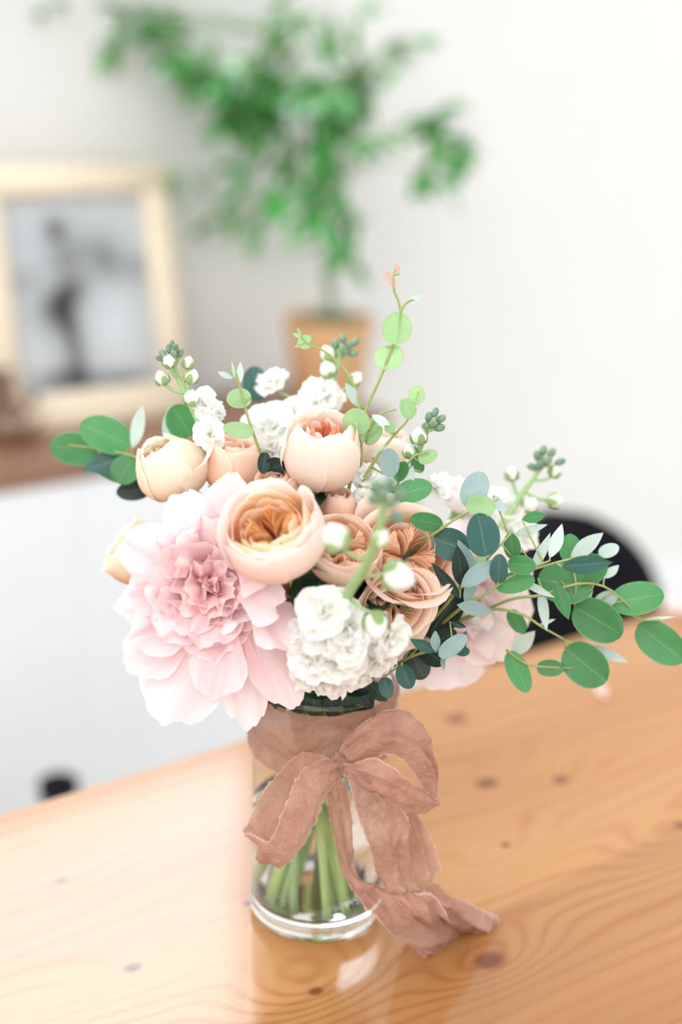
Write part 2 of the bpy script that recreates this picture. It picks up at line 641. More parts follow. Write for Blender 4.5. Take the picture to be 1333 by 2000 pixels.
def print_mat():
    """soft black and white print: pale sky, dark standing figure group, pale foreground"""
    t = NT('black_white_print')
    uv = t.n('ShaderNodeUVMap').outputs[0]
    sep = t.n('ShaderNodeSeparateXYZ')
    t.l(uv, sep.inputs[0])
    X, Y = sep.outputs[0], sep.outputs[1]
    n1 = t.noise(uv, 6, 4)
    v = t.math('MULTIPLY_ADD', n1, 0.12, 0.36)
    v = t.math('MULTIPLY_ADD', Y, 0.06, v)

    def blob(cx, cy, sx, sy, amp, rot=0.0):
        nonlocal v
        dx = t.math('SUBTRACT', X, cx)
        dy = t.math('SUBTRACT', Y, cy)
        if rot:
            dx, dy = t.math('MULTIPLY_ADD', dy, math.sin(rot), t.math('MULTIPLY', dx, math.cos(rot))), \
                t.math('MULTIPLY_ADD', dx, -math.sin(rot), t.math('MULTIPLY', dy, math.cos(rot)))
        d = t.math('ADD', t.math('MULTIPLY', t.math('MULTIPLY', dx, dx), 1 / sx ** 2), t.math('MULTIPLY', t.math('MULTIPLY', dy, dy), 1 / sy ** 2))
        v = t.math('MULTIPLY_ADD', t.math('EXPONENT', t.math('MULTIPLY', d, -1.0)), amp, v)
    blob(0.36, 0.84, 0.07, 0.06, -0.42)
    blob(0.50, 0.74, 0.2, 0.1, -0.16)
    blob(0.40, 0.66, 0.13, 0.09, -0.16)
    blob(0.40, 0.50, 0.17, 0.07, -0.36, 0.35)
    blob(0.32, 0.40, 0.13, 0.11, -0.32)
    blob(0.72, 0.66, 0.13, 0.10, -0.26, -0.5)
    blob(0.40, 0.22, 0.06, 0.2, -0.36, 0.12)
    blob(0.30, 0.06, 0.2, 0.06, -0.36)
    blob(0.72, 0.03, 0.26, 0.04, -0.34)
    blob(0.05, 0.58, 0.16, 0.05, -0.16)
    blob(0.96, 0.62, 0.1, 0.08, -0.2)
    blob(0.72, 0.3, 0.16, 0.2, 0.14)
    blob(0.12, 0.2, 0.1, 0.16, 0.1)
    v = t.math('MAXIMUM', v, 0.02)
    cc = t.n('ShaderNodeCombineColor')
    t.l(t.math('MULTIPLY', v, 0.95), cc.inputs[0]); t.l(v, cc.inputs[1]); t.l(t.math('MULTIPLY', v, 1.04), cc.inputs[2])
    p = t.pr(cc.outputs[0], 0.3)
    return t.out(p.outputs[0])


M['print'] = print_mat()
te = NT('bright_daylight_pane')
em = te.n('ShaderNodeEmission')
em.inputs[0].default_value = (0.8, 0.92, 1.0, 1)
em.inputs[1].default_value = WINDOW_STRENGTH
te.out(em.outputs[0])
M['pane'] = te.m

# ------------------------------------------------------------------ setting
SB_Z = 0.72
sb_front = to_room(onz(0, 922, SB_Z))[1]
PB0 = to_room(onz(190, 830, SB_Z))[1]             # foot of the leaning picture
WALL_B = PB0 + 0.13


def mirror_on_wall(x, y):
    q, d = onz(x, y, TABLE_Z), ray(x, y)
    d = Vector((d.x, d.y, -d.z))
    return to_room(onplane_ray(q, d, room(0, WALL_B, 0), BV))


def onplane_ray(o, d, p, n):
    return o + d * ((p - o).dot(n) / d.dot(n))


WIN = (-0.9, mirror_on_wall(532, 1915)[0], mirror_on_wall(250, 1500)[2], 3.0)      # a0, a1, z0, z1 of the high window in the back wall
mb = MB()
a0, a1, z0, z1 = WIN
mb.box(-4.0, 5.5, WALL_B, WALL_B + 0.12, 0, z0)
mb.box(-4.0, a0, WALL_B, WALL_B + 0.12, z0, z1)
mb.box(a1, 5.5, WALL_B, WALL_B + 0.12, z0, z1)
mb.box(-4.0, 5.5, WALL_B, WALL_B + 0.12, z1, 3.2)
struct(rbuild(mb, 'wall_back', M['wall']))
mb = MB(); mb.box(-4.0, 5.5, -4.0, WALL_B + 0.12, -0.05, 0)
struct(rbuild(mb, 'floor', M['floor']))
mb = MB(); mb.box(-4.0, 5.5, WALL_B - 0.014, WALL_B, 0, 0.09, 0.004)
struct(rbuild(mb, 'baseboard_back', M['white']))
win = rthing('window_1', None, None)
struct(win)
mb = MB()
fw = 0.05
for (x0, x1, y0, y1) in ((a0, a1, z0, z0 + fw), (a0, a1, z1 - fw, z1), (a0, a0 + fw, z0 + fw, z1 - fw), (a1 - fw, a1, z0 + fw, z1 - fw)):
    mb.box(x0, x1, WALL_B + 0.015, WALL_B + 0.075, y0, y1)
rbuild(mb, 'window_frame', M['white'], win)
mid = (a0 + a1) / 2
mb = MB(); mb.box(mid - 0.02, mid + 0.02, WALL_B + 0.02, WALL_B + 0.07, z0 + fw, z1 - fw)
rbuild(mb, 'mullion', M['white'], win)
for (x0, x1) in ((a0 + fw, mid - 0.02), (mid + 0.02, a1 - fw)):
    mb = MB(); mb.box(x0, x1, WALL_B + 0.045, WALL_B + 0.05, z0 + fw, z1 - fw)
    rbuild(mb, 'pane', M['pane'], win)
mb = MB(); mb.box(a0 - 0.03, a1 + 0.03, WALL_B - 0.05, WALL_B + 0.02, z0 - 0.03, z0, 0.006)
rbuild(mb, 'window_sill', M['white'], win)

# ------------------------------------------------------------------ dining table
table = rthing('dining_table', 'honey pine plank dining table with dark knots under the vase', 'table')
seam = to_room(onz(1010, 1975, TABLE_Z))[1]
pw = 0.092
TH = 0.032
edges = [0.0]
k = seam
while k < -0.03:
    k += pw
k -= pw
while k > -0.86:
    if k < -0.03:
        edges.append(k)
    k -= pw
for i in range(len(edges) - 1):
    mb = MB()
    mb.box(-1.05, 1.35, edges[i + 1] , edges[i], TABLE_Z - TH, TABLE_Z)
    rbuild(mb, 'plank', M['table'], table)
lo = edges[-1]
mb = MB()
for (x0, x1, y0, y1) in ((-0.95, 1.25, -0.09, -0.07), (-0.95, 1.25, lo + 0.07, lo + 0.09), (-0.97, -0.95, lo + 0.07, -0.07), (1.25, 1.27, lo + 0.07, -0.07)):
    mb.box(x0, x1, y0, y1, TABLE_Z - TH - 0.09, TABLE_Z - TH)
rbuild(mb, 'apron', M['table'], table)
for x in (-0.96, 1.26):
    for y in (-0.08, lo + 0.08):
        mb = MB(); mb.box(x - 0.035, x + 0.035, y - 0.035, y + 0.035, 0, TABLE_Z - TH, 0.004)
        rbuild(mb, 'leg', M['table'], table)
anchored(table, 0.15, -0.43)

# ------------------------------------------------------------------ sideboard with picture, plant and dried flowers
side = rthing('sideboard', 'white sideboard with brown wooden top below the framed picture', 'sideboard')
sb_right = to_room(onb(770, 760, sb_front))[0]
mb = MB(); mb.box(-1.3, sb_right, sb_front, WALL_B - 0.02, SB_Z - 0.035, SB_Z, 0.004)
rbuild(mb, 'top', M['brown'], side)
mb = MB(); mb.box(-1.28, sb_right - 0.02, sb_front + 0.02, WALL_B - 0.02, 0.08, SB_Z - 0.035)
rbuild(mb, 'body', M['white'], side)
n_d = 4
dw = (sb_right - 0.02 + 1.28) / n_d
for i in range(n_d):
    mb = MB(); mb.box(-1.28 + i * dw + 0.0004, -1.28 + (i + 1) * dw - 0.0004, sb_front + 0.004, sb_front + 0.02, 0.09, SB_Z - 0.036, 0.0006)
    rbuild(mb, 'door', M['white'], side)
mb = MB(); mb.box(-1.24, sb_right - 0.06, sb_front + 0.05, WALL_B - 0.02, 0, 0.08)
rbuild(mb, 'plinth', M['white'], side)
anchored(side, 0, (sb_front + WALL_B) / 2)

# framed picture leaning against the wall on the sideboard
bl = onb(68, 836, PB0); tr_ = onb(362, 322, PB0 + 0.05)
al = to_room(onb(-15, 600, PB0))[0]; ar = to_room(onb(366, 600, PB0))[0]
zt = to_room(onb(190, 322, PB0 + 0.09))[2]
ph = math.hypot(zt - SB_Z, 0.09)
lean = math.atan2(0.09, zt - SB_Z)
pic = thing('framed_picture', room((al + ar) / 2, PB0, SB_Z), 'black and white print in a pale wooden frame leaning on the sideboard', 'picture')
pic.rotation_euler = (-lean, 0, ANG)
pic.rotation_euler = (Matrix.Rotation(ANG, 3, 'Z') @ Matrix.Rotation(-lean, 3, 'X')).to_euler()
pw2 = (ar - al) / 2
ft = (ar - al) * 0.135
for nm, (x0, x1, y0, y1) in zip(('frame_rail', 'frame_rail', 'frame_stile', 'frame_stile'),
                                ((-pw2, pw2, 0, ft * 1.25), (-pw2, pw2, ph - ft, ph), (-pw2, -pw2 + ft, ft * 1.25, ph - ft), (pw2 - ft, pw2, ft * 1.25, ph - ft))):
    mb = MB(); mb.box(x0, x1, -0.02, 0.01, y0, y1, 0.003)
    o = mb.build(nm, M['frame']); o.parent = pic
mb = MB(); mb.box(-pw2 + 0.01, pw2 - 0.01, 0.0, 0.006, 0.01, ph - 0.01)
o = mb.build('mat_board', M['mat_board'], smooth=False); o.parent = pic
i0 = ft * 1.08
mb = MB()
mb.add([(-pw2 + i0, -0.004, ft * 1.3), (pw2 - i0, -0.004, ft * 1.3), (pw2 - i0, -0.004, ph - i0), (-pw2 + i0, -0.004, ph - i0)], [(0, 1, 2, 3)], [(0, 0), (1, 0), (1, 1), (0, 1)])
o = mb.build('print', M['print'], smooth=False); o.parent = pic

# dried flowers in a dark bowl at the left end of the sideboard
dp = onz(14, 856, SB_Z)
dr = thing('dried_arrangement', dp, 'dried brown flowers in a dark shallow bowl left of the picture', 'dried flowers')
mb = MB(); mb.lathe([(0.02, 0), (0.034, 0.004), (0.052, 0.022), (0.056, 0.03), (0.052, 0.03), (0.03, 0.01)], 24)
o = mb.build('bowl', M['brown']); o.parent = dr
rnd = random.Random(3)
for i in range(16):
    a = rnd.uniform(0, 2 * PI); s = rnd.uniform(0.01, 0.05); h = rnd.uniform(0.05, 0.115)
    mb = MB()
    top = Vector((s * math.cos(a), s * math.sin(a), h))
    mb.tube([(0.012 * math.cos(a), 0.012 * math.sin(a), 0.012), top * 0.6, top], 0.0015, 5)
    mb.blob(top, rnd.uniform(0.008, 0.014), (rnd.uniform(-1, 1), rnd.uniform(-1, 1), 1), 1.2, 8, 6)
    o = mb.build('dried_flower', M['dried' if i % 3 else 'dried2']); o.parent = dr

# potted house plant
pp = onz(638, 800, SB_Z)
pa, pb, _ = to_room(pp)
PS = pxm(pp)
plant = thing('potted_fig', pp, 'slender leafy green house plant in a tan pot on the sideboard', 'potted plant')
ptop = W(638, 618, pp.y)
pht = ptop.z - pp.z
mb = MB(); mb.lathe([(0.052, 0), (0.056, 0.002), (0.082, pht - 0.004), (0.083, pht), (0.078, pht), (0.075, pht - 0.02)], 40, None, True, False)
o = mb.build('pot', M['pot']); o.parent = plant
mb = MB(); mb.lathe([(0.076, pht - 0.02), (0.05, pht - 0.004), (0.02, pht + 0.006), (0.001, pht + 0.008)], 32, None, False, True)
o = mb.build('moss', M['soil']); o.parent = plant


def PW(x, y, dy=0.0):
    return W(x, y, pp.y + dy) - pp


trunk = catmull([Vector((0, 0, pht - 0.02)), PW(640, 520), PW(655, 380), PW(640, 250), PW(600, 150), PW(560, 70)], 26)
mb = MB(); mb.tube(trunk, [0.006 - 0.004 * i / 25 for i in range(26)], 8)
trunk2 = catmull([Vector((0.01, 0.01, pht - 0.02)), PW(650, 500, 0.02), PW(670, 380, 0.03), PW(690, 280, 0.03), PW(700, 160, 0.02)], 20)
mb.tube(trunk2, [0.005 - 0.003 * i / 19 for i in range(20)], 8)
o = mb.build('trunk', M['bark']); o.parent = plant


def lance_mesh(name, mat, L=1.0, Wd=0.3, fold=0.12, bend=0.35):
    mb = MB(); rows = []
    for j in range(8):
        v = j / 7
        w = Wd * 0.5 * max(0.015, math.sin(PI * min(1, v ** 0.8)) ** 0.85) * (1 if v < 1 else 0)
        rows.append([Vector((u * w, v * L * (1 - 0.1 * v), -bend * v * v * L * 0.5 + fold * abs(u) * w)) for u in (-1, -0.5, 0, 0.5, 1)])
    mb.grid(rows)
    o = mb.build(name, mat)
    me = o.data
    bpy.data.objects.remove(o)
    return me


lm = lance_mesh('plant_leaf', M['plant_leaf'])
rnd = random.Random(11)
#  photo x, y, spread x, spread y, twigs, branch start index on a trunk
clusters = [(300, 90, 80, 70, 6, trunk, 24), (180, 30, 60, 40, 3, trunk, 25), (390, 170, 60, 55, 6, trunk, 22), (480, 150, 70, 60, 7, trunk, 22), (450, 225, 55, 40, 4, trunk, 20),
            (560, 190, 70, 60, 7, trunk, 20), (640, 170, 70, 60, 6, trunk2, 18), (720, 150, 55, 60, 5, trunk2, 18), (610, 260, 60, 60, 5, trunk, 16),
            (690, 260, 50, 60, 5, trunk2, 14), (530, 320, 60, 50, 5, trunk, 16), (650, 340, 50, 50, 4, trunk2, 12), (885, 275, 60, 55, 7, trunk2, 12), (830, 345, 40, 30, 4, trunk2, 11),
            (650, 480, 45, 50, 6, trunk, 6), (640, 410, 50, 50, 4, trunk, 9), (470, 430, 50, 30, 5, trunk, 12), (545, 390, 45, 40, 4, trunk, 11),
            (360, 400, 25, 60, 2, trunk, 18), (230, 60, 60, 50, 3, trunk, 24), (780, 80, 40, 50, 2, trunk2, 18), (80, 15, 30, 25, 1, trunk, 25), (600, 60, 120, 60, 6, trunk, 25)]
nleaf = 0
extra = MB()
for (cx, cy, sx, sy, nt, tr, ti) in clusters:
    c = PW(cx, cy, rnd.uniform(-0.05, 0.05))
    st = tr[min(ti, len(tr) - 1)]
    br = catmull([st, st.lerp(c, 0.5) + Vector((0, 0, 0.025)), c], 10)
    mb = MB(); mb.tube(br, [0.0028 - 0.0014 * i / 9 for i in range(10)], 6)
    lv = []
    for k in range(nt):
        e = c + (RV * rnd.uniform(-sx, sx) + UV_ * rnd.uniform(-sy, sy) * 0.9) * PS + Vector((0, rnd.uniform(-0.09, 0.09), 0))
        s0 = br[rnd.randint(5, 9)]
        tw = catmull([s0, s0.lerp(e, 0.55) + Vector((0, 0, 0.012)), e], 7)
        mb.tube(tw, 0.001, 5)
        for q in (3, 5, 6):
            dirn = (tw[q] - tw[max(0, q - 2)]).normalized()
            lv.append((tw[q], dirn))
    o = mb.build('branch', M['twig']); o.parent = plant
    for (p, d) in lv:
        d2 = (d * 0.6 + Vector((rnd.uniform(-1, 1), rnd.uniform(-1, 1), rnd.uniform(-0.9, 0.5)))).normalized()
        up = Vector((rnd.uniform(-0.4, 0.4), rnd.uniform(-0.7, 0.2), 1))
        xx = d2.cross(up).normalized()
        zz = xx.cross(d2)
        s = rnd.uniform(0.055, 0.088)
        for q in range(1 if cy < 300 else 0):       # a second leaf at each node of the crown
            d3 = (d2 + Vector((rnd.uniform(-1, 1), rnd.uniform(-1, 1), rnd.uniform(-0.8, 0.4)))).normalized()
            x3 = d3.cross(up).normalized()
            M3 = Matrix((x3, d3, x3.cross(d3))).transposed()
            extra.add([p + M3 @ (v.co * s) for v in lm.vertices], [tuple(f.vertices) for f in lm.polygons])
        nleaf += 1
        if nleaf > 300:
            M3 = Matrix((xx, d2, zz)).transposed()
            extra.add([p + M3 @ (v.co * s) for v in lm.vertices], [tuple(f.vertices) for f in lm.polygons])
            continue
        lo_ = bpy.data.objects.new('leaf', lm)
        COL.objects.link(lo_)
        lo_.parent = plant
        lo_.matrix_local = Matrix.Translation(p) @ Matrix((xx, d2, zz)).transposed().to_4x4() @ Matrix.Diagonal((s, s, s, 1))

o = extra.build('foliage', M['plant_leaf']); o.parent = plant; o['kind'] = 'stuff'

# ------------------------------------------------------------------ dark chair and an unidentified dark shape behind the table
CB = 0.36
ctop = onb(1095, 1004, CB)
ca, cb_, cz = to_room(ctop)
chair = thing('chair', room(ca, CB - 0.2, 0), 'dark navy chair with rounded back behind the right end of the table', 'chair')
chair.rotation_euler = (0, 0, ANG)
hw, dome = 0.17, 0.16
rows_f, rows_b = [], []
NJ, NI = 18, 15
zb = 0.47
for j in range(NJ + 1):
    v = j / NJ
    z = zb + (cz - zb) * v
    top_d = cz - z
    w = hw * (1.0 if top_d > dome else max(0.02, math.sqrt(max(0, 1 - ((dome - top_d) / dome) ** 2))))
    w *= 1.0 + 0.12 * min(1, max(0, top_d - dome) / 0.2)
    rf, rb = [], []
    for i in range(NI + 1):
        u = -1 + 2 * i / NI
        y = 0.2 - 0.06 * (u * w / hw) ** 2 + 0.02 * v
        rf.append(Vector((u * w, y - 0.011, z))); rb.append(Vector((u * w, y + 0.011, z)))
    rows_f.append(rf); rows_b.append(rb[::-1])
mb = MB(); mb.grid([f + b for f, b in zip(rows_f, rows_b)], True)
nn = 2 * (NI + 1)
mb.f.append(tuple(range(nn))[::-1]); mb.f.append(tuple(NJ * nn + i for i in range(nn)))
o = mb.build('backrest', M['navy']); o.parent = chair
mb = MB()
mb.lathe([(0.19, 0.44), (0.205, 0.45), (0.21, 0.465), (0.2, 0.475), (0.001, 0.468)], 36, None, True, False)
o = mb.build('seat', M['navy']); o.parent = chair
for sx in (-1, 1):
    for sy in (-1, 1):
        mb = MB(); mb.tube([(sx * 0.13, sy * 0.13, 0.45), (sx * 0.2, sy * 0.2, 0)], 0.011, 10)
        o = mb.build('leg', M['metal']); o.parent = chair

toe = onz(114, 1521, 0.34)
mb = MB()
mb.lathe([(0.05, 0.0), (0.062, 0.004), (0.085, 0.05), (0.092, 0.1), (0.082, 0.16), (0.055, 0.215), (0.034, 0.25), (0.026, 0.285), (0.026, 0.31), (0.03, 0.328), (0.028, 0.337), (0.02, 0.34), (0.017, 0.33), (0.017, 0.28), (0.001, 0.27)], 36)
o = mb.build('dark_shape', M['navy'])  # identity unknown; a small dark thing given the form of a vase
o.location = (toe.x, toe.y, 0)
tag(o, 'unidentified dark shape built as a narrow necked vase peeking over the far left table edge', 'vase')

# ------------------------------------------------------------------ vase and water
VR, VH = 0.0475, 0.178
vz = TABLE_Z + 0.0005
vase = thing('glass_vase', Vector((0, 0, vz)), 'clear glass cylinder vase holding the bouquet on the pine table', 'vase')
mb = MB()
mb.lathe([(0.001, 0.0), (VR - 0.006, 0.0), (VR - 0.0015, 0.0015), (VR, 0.006), (VR, 0.0165), (VR - 0.0035, 0.0165), (VR - 0.005, 0.0135), (VR - 0.012, 0.0118), (0.001, 0.0115)], 72)
o = mb.build('base', M['glass']); o.parent = vase
mb = MB()
mb.lathe([(VR, 0.0166), (VR, 0.05), (VR, 0.11), (VR, VH)], 72, None, False, False)
o = mb.build('wall', M['thin_glass']); o.parent = vase
mb = MB()
ring = [(VR - 0.001 + 0.0013 * math.cos(2 * PI * k / 10), VH + 0.0013 * math.sin(2 * PI * k / 10)) for k in range(11)]
mb.lathe(ring, 72, None, False, False)
o = mb.build('rim', M['glass']); o.parent = vase
WL = W(640, 1628, -VR).z - vz                      # front of the water line
mb = MB()
ri = VR - 0.0012
mb.lathe([(0.001, 0.0119), (VR - 0.012, 0.0122), (VR - 0.0048, 0.0140), (VR - 0.0034, 0.0168), (ri, 0.0172), (ri, WL), (0.001, WL)], 72)
water = mb.build('water', M['water'])
water.location = (0, 0, vz)
tag(water, 'clear water around the stems in the lower glass vase', 'water', kind='stuff')

# ------------------------------------------------------------------ flower builders
NSTEM = 0
STEM_TOTAL = 30


def stem_path(head, axis, i=None, n=26, short=False):
    """from the base of a head through the vase mouth to the vase floor"""
    global NSTEM
    if i is None:
        i = NSTEM
        NSTEM += 1
    dirh = math.atan2(head.y, head.x)
    rr = 0.031 * math.sqrt((i * 0.618) % 1.0 * 0.9 + 0.08)
    an = dirh + 0.5 * math.sin(i * 2.4)
    neck = Vector((rr * math.cos(an), rr * math.sin(an), vz + VH + 0.01))
    rb = 0.034 * math.sqrt((i * 0.382) % 1.0 * 0.9 + 0.1)
    ab = an + PI * 0.8 + 0.6 * math.cos(i * 1.7)
    bot = Vector((rb * math.cos(ab), rb * math.sin(ab), vz + 0.0155))
    if short:                                       # tucked in just below the rim
        bot = neck.lerp(bot, 0.26)
    midp = neck.lerp(head, 0.55) - axis * 0.02
    pts = [head, head - axis * min(0.02, (head - neck).length * 0.25), midp * 0.6 + (neck.lerp(head, 0.5)) * 0.4, neck, neck.lerp(bot, 0.5), bot]
    return catmull(pts, n), bot


def frame_of(axis, spin=0.0):
    z = Vector(axis).normalized()
    x = RV - z * RV.dot(z)
    if x.length < 0.2:
        x = UV_ - z * UV_.dot(z)
    x.normalize()
    y = z.cross(x)
    return Matrix((x, y, z)).transposed() @ Matrix.Rotation(spin, 3, 'Z')


def cup_petal(th, w, R, H, rtop, seed, top=0.28, ruf=0.035, side=0.05, curl=0.0, base=0.14, z0=0.0, nu=13, nv=13, bulge=1.0, wob=0.04):
    rows = []
    ph = seed * 1.7
    for j in range(nv):
        v = j / (nv - 1)
        row = []
        for i in range(nu):
            u = -1 + 2 * i / (nu - 1)
            vv = v * (1 - top * abs(u) ** 2.6 + 0.05 * nz(u * 2.2, seed * 3.1))
            rho = R * lut([base, 0.74 * bulge, 1.0 * bulge, (0.62 + 0.38 * rtop) * 1.02, rtop], vv)
            z = H * lut([0.0, 0.13, 0.42, 0.74, 1.0], vv)
            if vv > 0.7:
                k = (vv - 0.7) / 0.3
                rho += curl * R * k * k
                z -= abs(curl) * 0.45 * H * k * k * k
            rho += R * (side * u * (0.25 + vv) + ruf * math.sin(3.1 * u + ph) * vv ** 2 + wob * nz(u * 1.6 + seed, vv * 2.1, seed) * vv + ruf * 0.6 * nz(u * 5, seed, 3) * vv ** 4)
            a = th + u * w * (0.5 + 0.5 * min(1, vv * 2.0))
            row.append(Vector((rho * math.cos(a), rho * math.sin(a), z0 + z + H * 0.03 * nz(u * 4, seed, 7) * vv ** 3)))
        rows.append(row)
    return rows


def pleat_petal(th, dl, ra, rb, zb, zt, seed, nu=11, nv=7):
    rows = []
    for j in range(nv):
        v = j / (nv - 1)
        row = []
        for i in range(nu):
            u = -1 + 2 * i / (nu - 1)
            r = ra + (rb - ra) * abs(u) ** 1.3 + 0.1 * (rb - ra) * v * v + 0.08 * rb * nz(u * 2, v * 2, seed)
            a = th + u * dl * (0.65 + 0.35 * v) + 0.12 * nz(u, v * 2, seed + 9)
            z = zb + (zt - zb) * v * (1 - 0.22 * (1 - abs(u)) ** 2 + 0.12 * nz(u * 3, seed, 2))
            row.append(Vector((r * math.cos(a), r * math.sin(a), z)))
        rows.append(row)
    return rows


def sheet_petal(L, Wd, seed, bend=0.6, cup=0.25, ruf=0.08, notch=0.08, freq=2.0, nu=17, nv=15, base=0.22, tipw=0.75):
    """petal in its own frame: base at origin, along +Y, inner face +Z"""
    rows = []
    for j in range(nv):
        v = j / (nv - 1)
        row = []
        for i in range(nu):
            u = -1 + 2 * i / (nu - 1)
            vv = v * (1 - 0.44 * (1 - math.sqrt(max(0.0, 1 - 0.97 * u * u))) - notch * (0.5 + 0.5 * nz(u * 3.1 * freq * 0.5, seed * 2.3)) - notch * 0.5 * max(0, nz(u * 7, seed)))
            w = Wd * lut([base, 0.66, 0.97, 1.0, tipw], vv)
            a = bend * vv
            s = L * vv
            y = s * (math.sin(a) / a if abs(a) > 1e-4 else 1)
            z = s * ((1 - math.cos(a)) / a if abs(a) > 1e-4 else 0)
            zz = cup * Wd * u * u * (0.4 + 0.6 * vv) + ruf * Wd * ((math.sin(freq * PI * u + seed) * 0.5 + nz(u * freq * 1.3, vv * 1.5, seed) * 1.3) * vv ** 1.6 + nz(u * freq * 3.2, vv * 3.0, seed + 4) * 0.6 * vv ** 3)
            ca_, sa_ = math.cos(a), math.sin(a)
            row.append(Vector((u * w * (1 - 0.12 * cup), y - sa_ * zz, z + ca_ * zz)))
        rows.append(row)
    return rows


def place(rows, F, at):
    return [[at + F @ p for p in r] for r in rows]


def add_petal(rows, F, at, mat, parent, name='petal'):
    mb = MB()
    mb.grid(place(rows, F, at))
    return mb.build(name, mat, parent)


def ring_frame(th, elev):
    """frame for a sheet petal leaving the axis (+Z) at angle th, tilted elev from the axis; inner face toward the axis"""
    d = Vector((math.cos(th) * math.sin(elev), math.sin(th) * math.sin(elev), math.cos(elev)))
    n = Vector((-math.cos(th) * math.cos(elev), -math.sin(th) * math.cos(elev), math.sin(elev)))
    x = d.cross(n)
    return Matrix((x, d, n)).transposed()


def add_stem(root, head, axis, r, mat, path):
    mb = MB()
    mb.tube(path, [r] * len(path), 9)
    return mb.build('stem', mat, root)


def leaf_rows(L, Wd, bend=0.3, fold=0.15, seed=0.0, pw=0.75, nv=13, skew=0.9):
    rows = []
    for j in range(nv):
        v = 0.5 - 0.5 * math.cos(PI * j / (nv - 1))
        w = Wd * max(0.012, math.sin(PI * v ** skew)) ** pw
        if pw < 0.7:                                # blunt rounded blade
            q = 2 * v ** 0.93 - 1
            w = Wd * max(0.02, 1 - abs(q) ** 2.15) ** 0.5
        a = bend * v
        y = L * v * (math.sin(a) / a if abs(a) > 1e-4 else 1)
        z = -L * v * ((1 - math.cos(a)) / a if abs(a) > 1e-4 else 0)
        rows.append([Vector((u * w, y, z + fold * w * abs(u) + 0.1 * Wd * nz(u * 1.5, v * 2, seed))) for u in (-1, -0.8, -0.45, 0, 0.45, 0.8, 1)])
    return rows


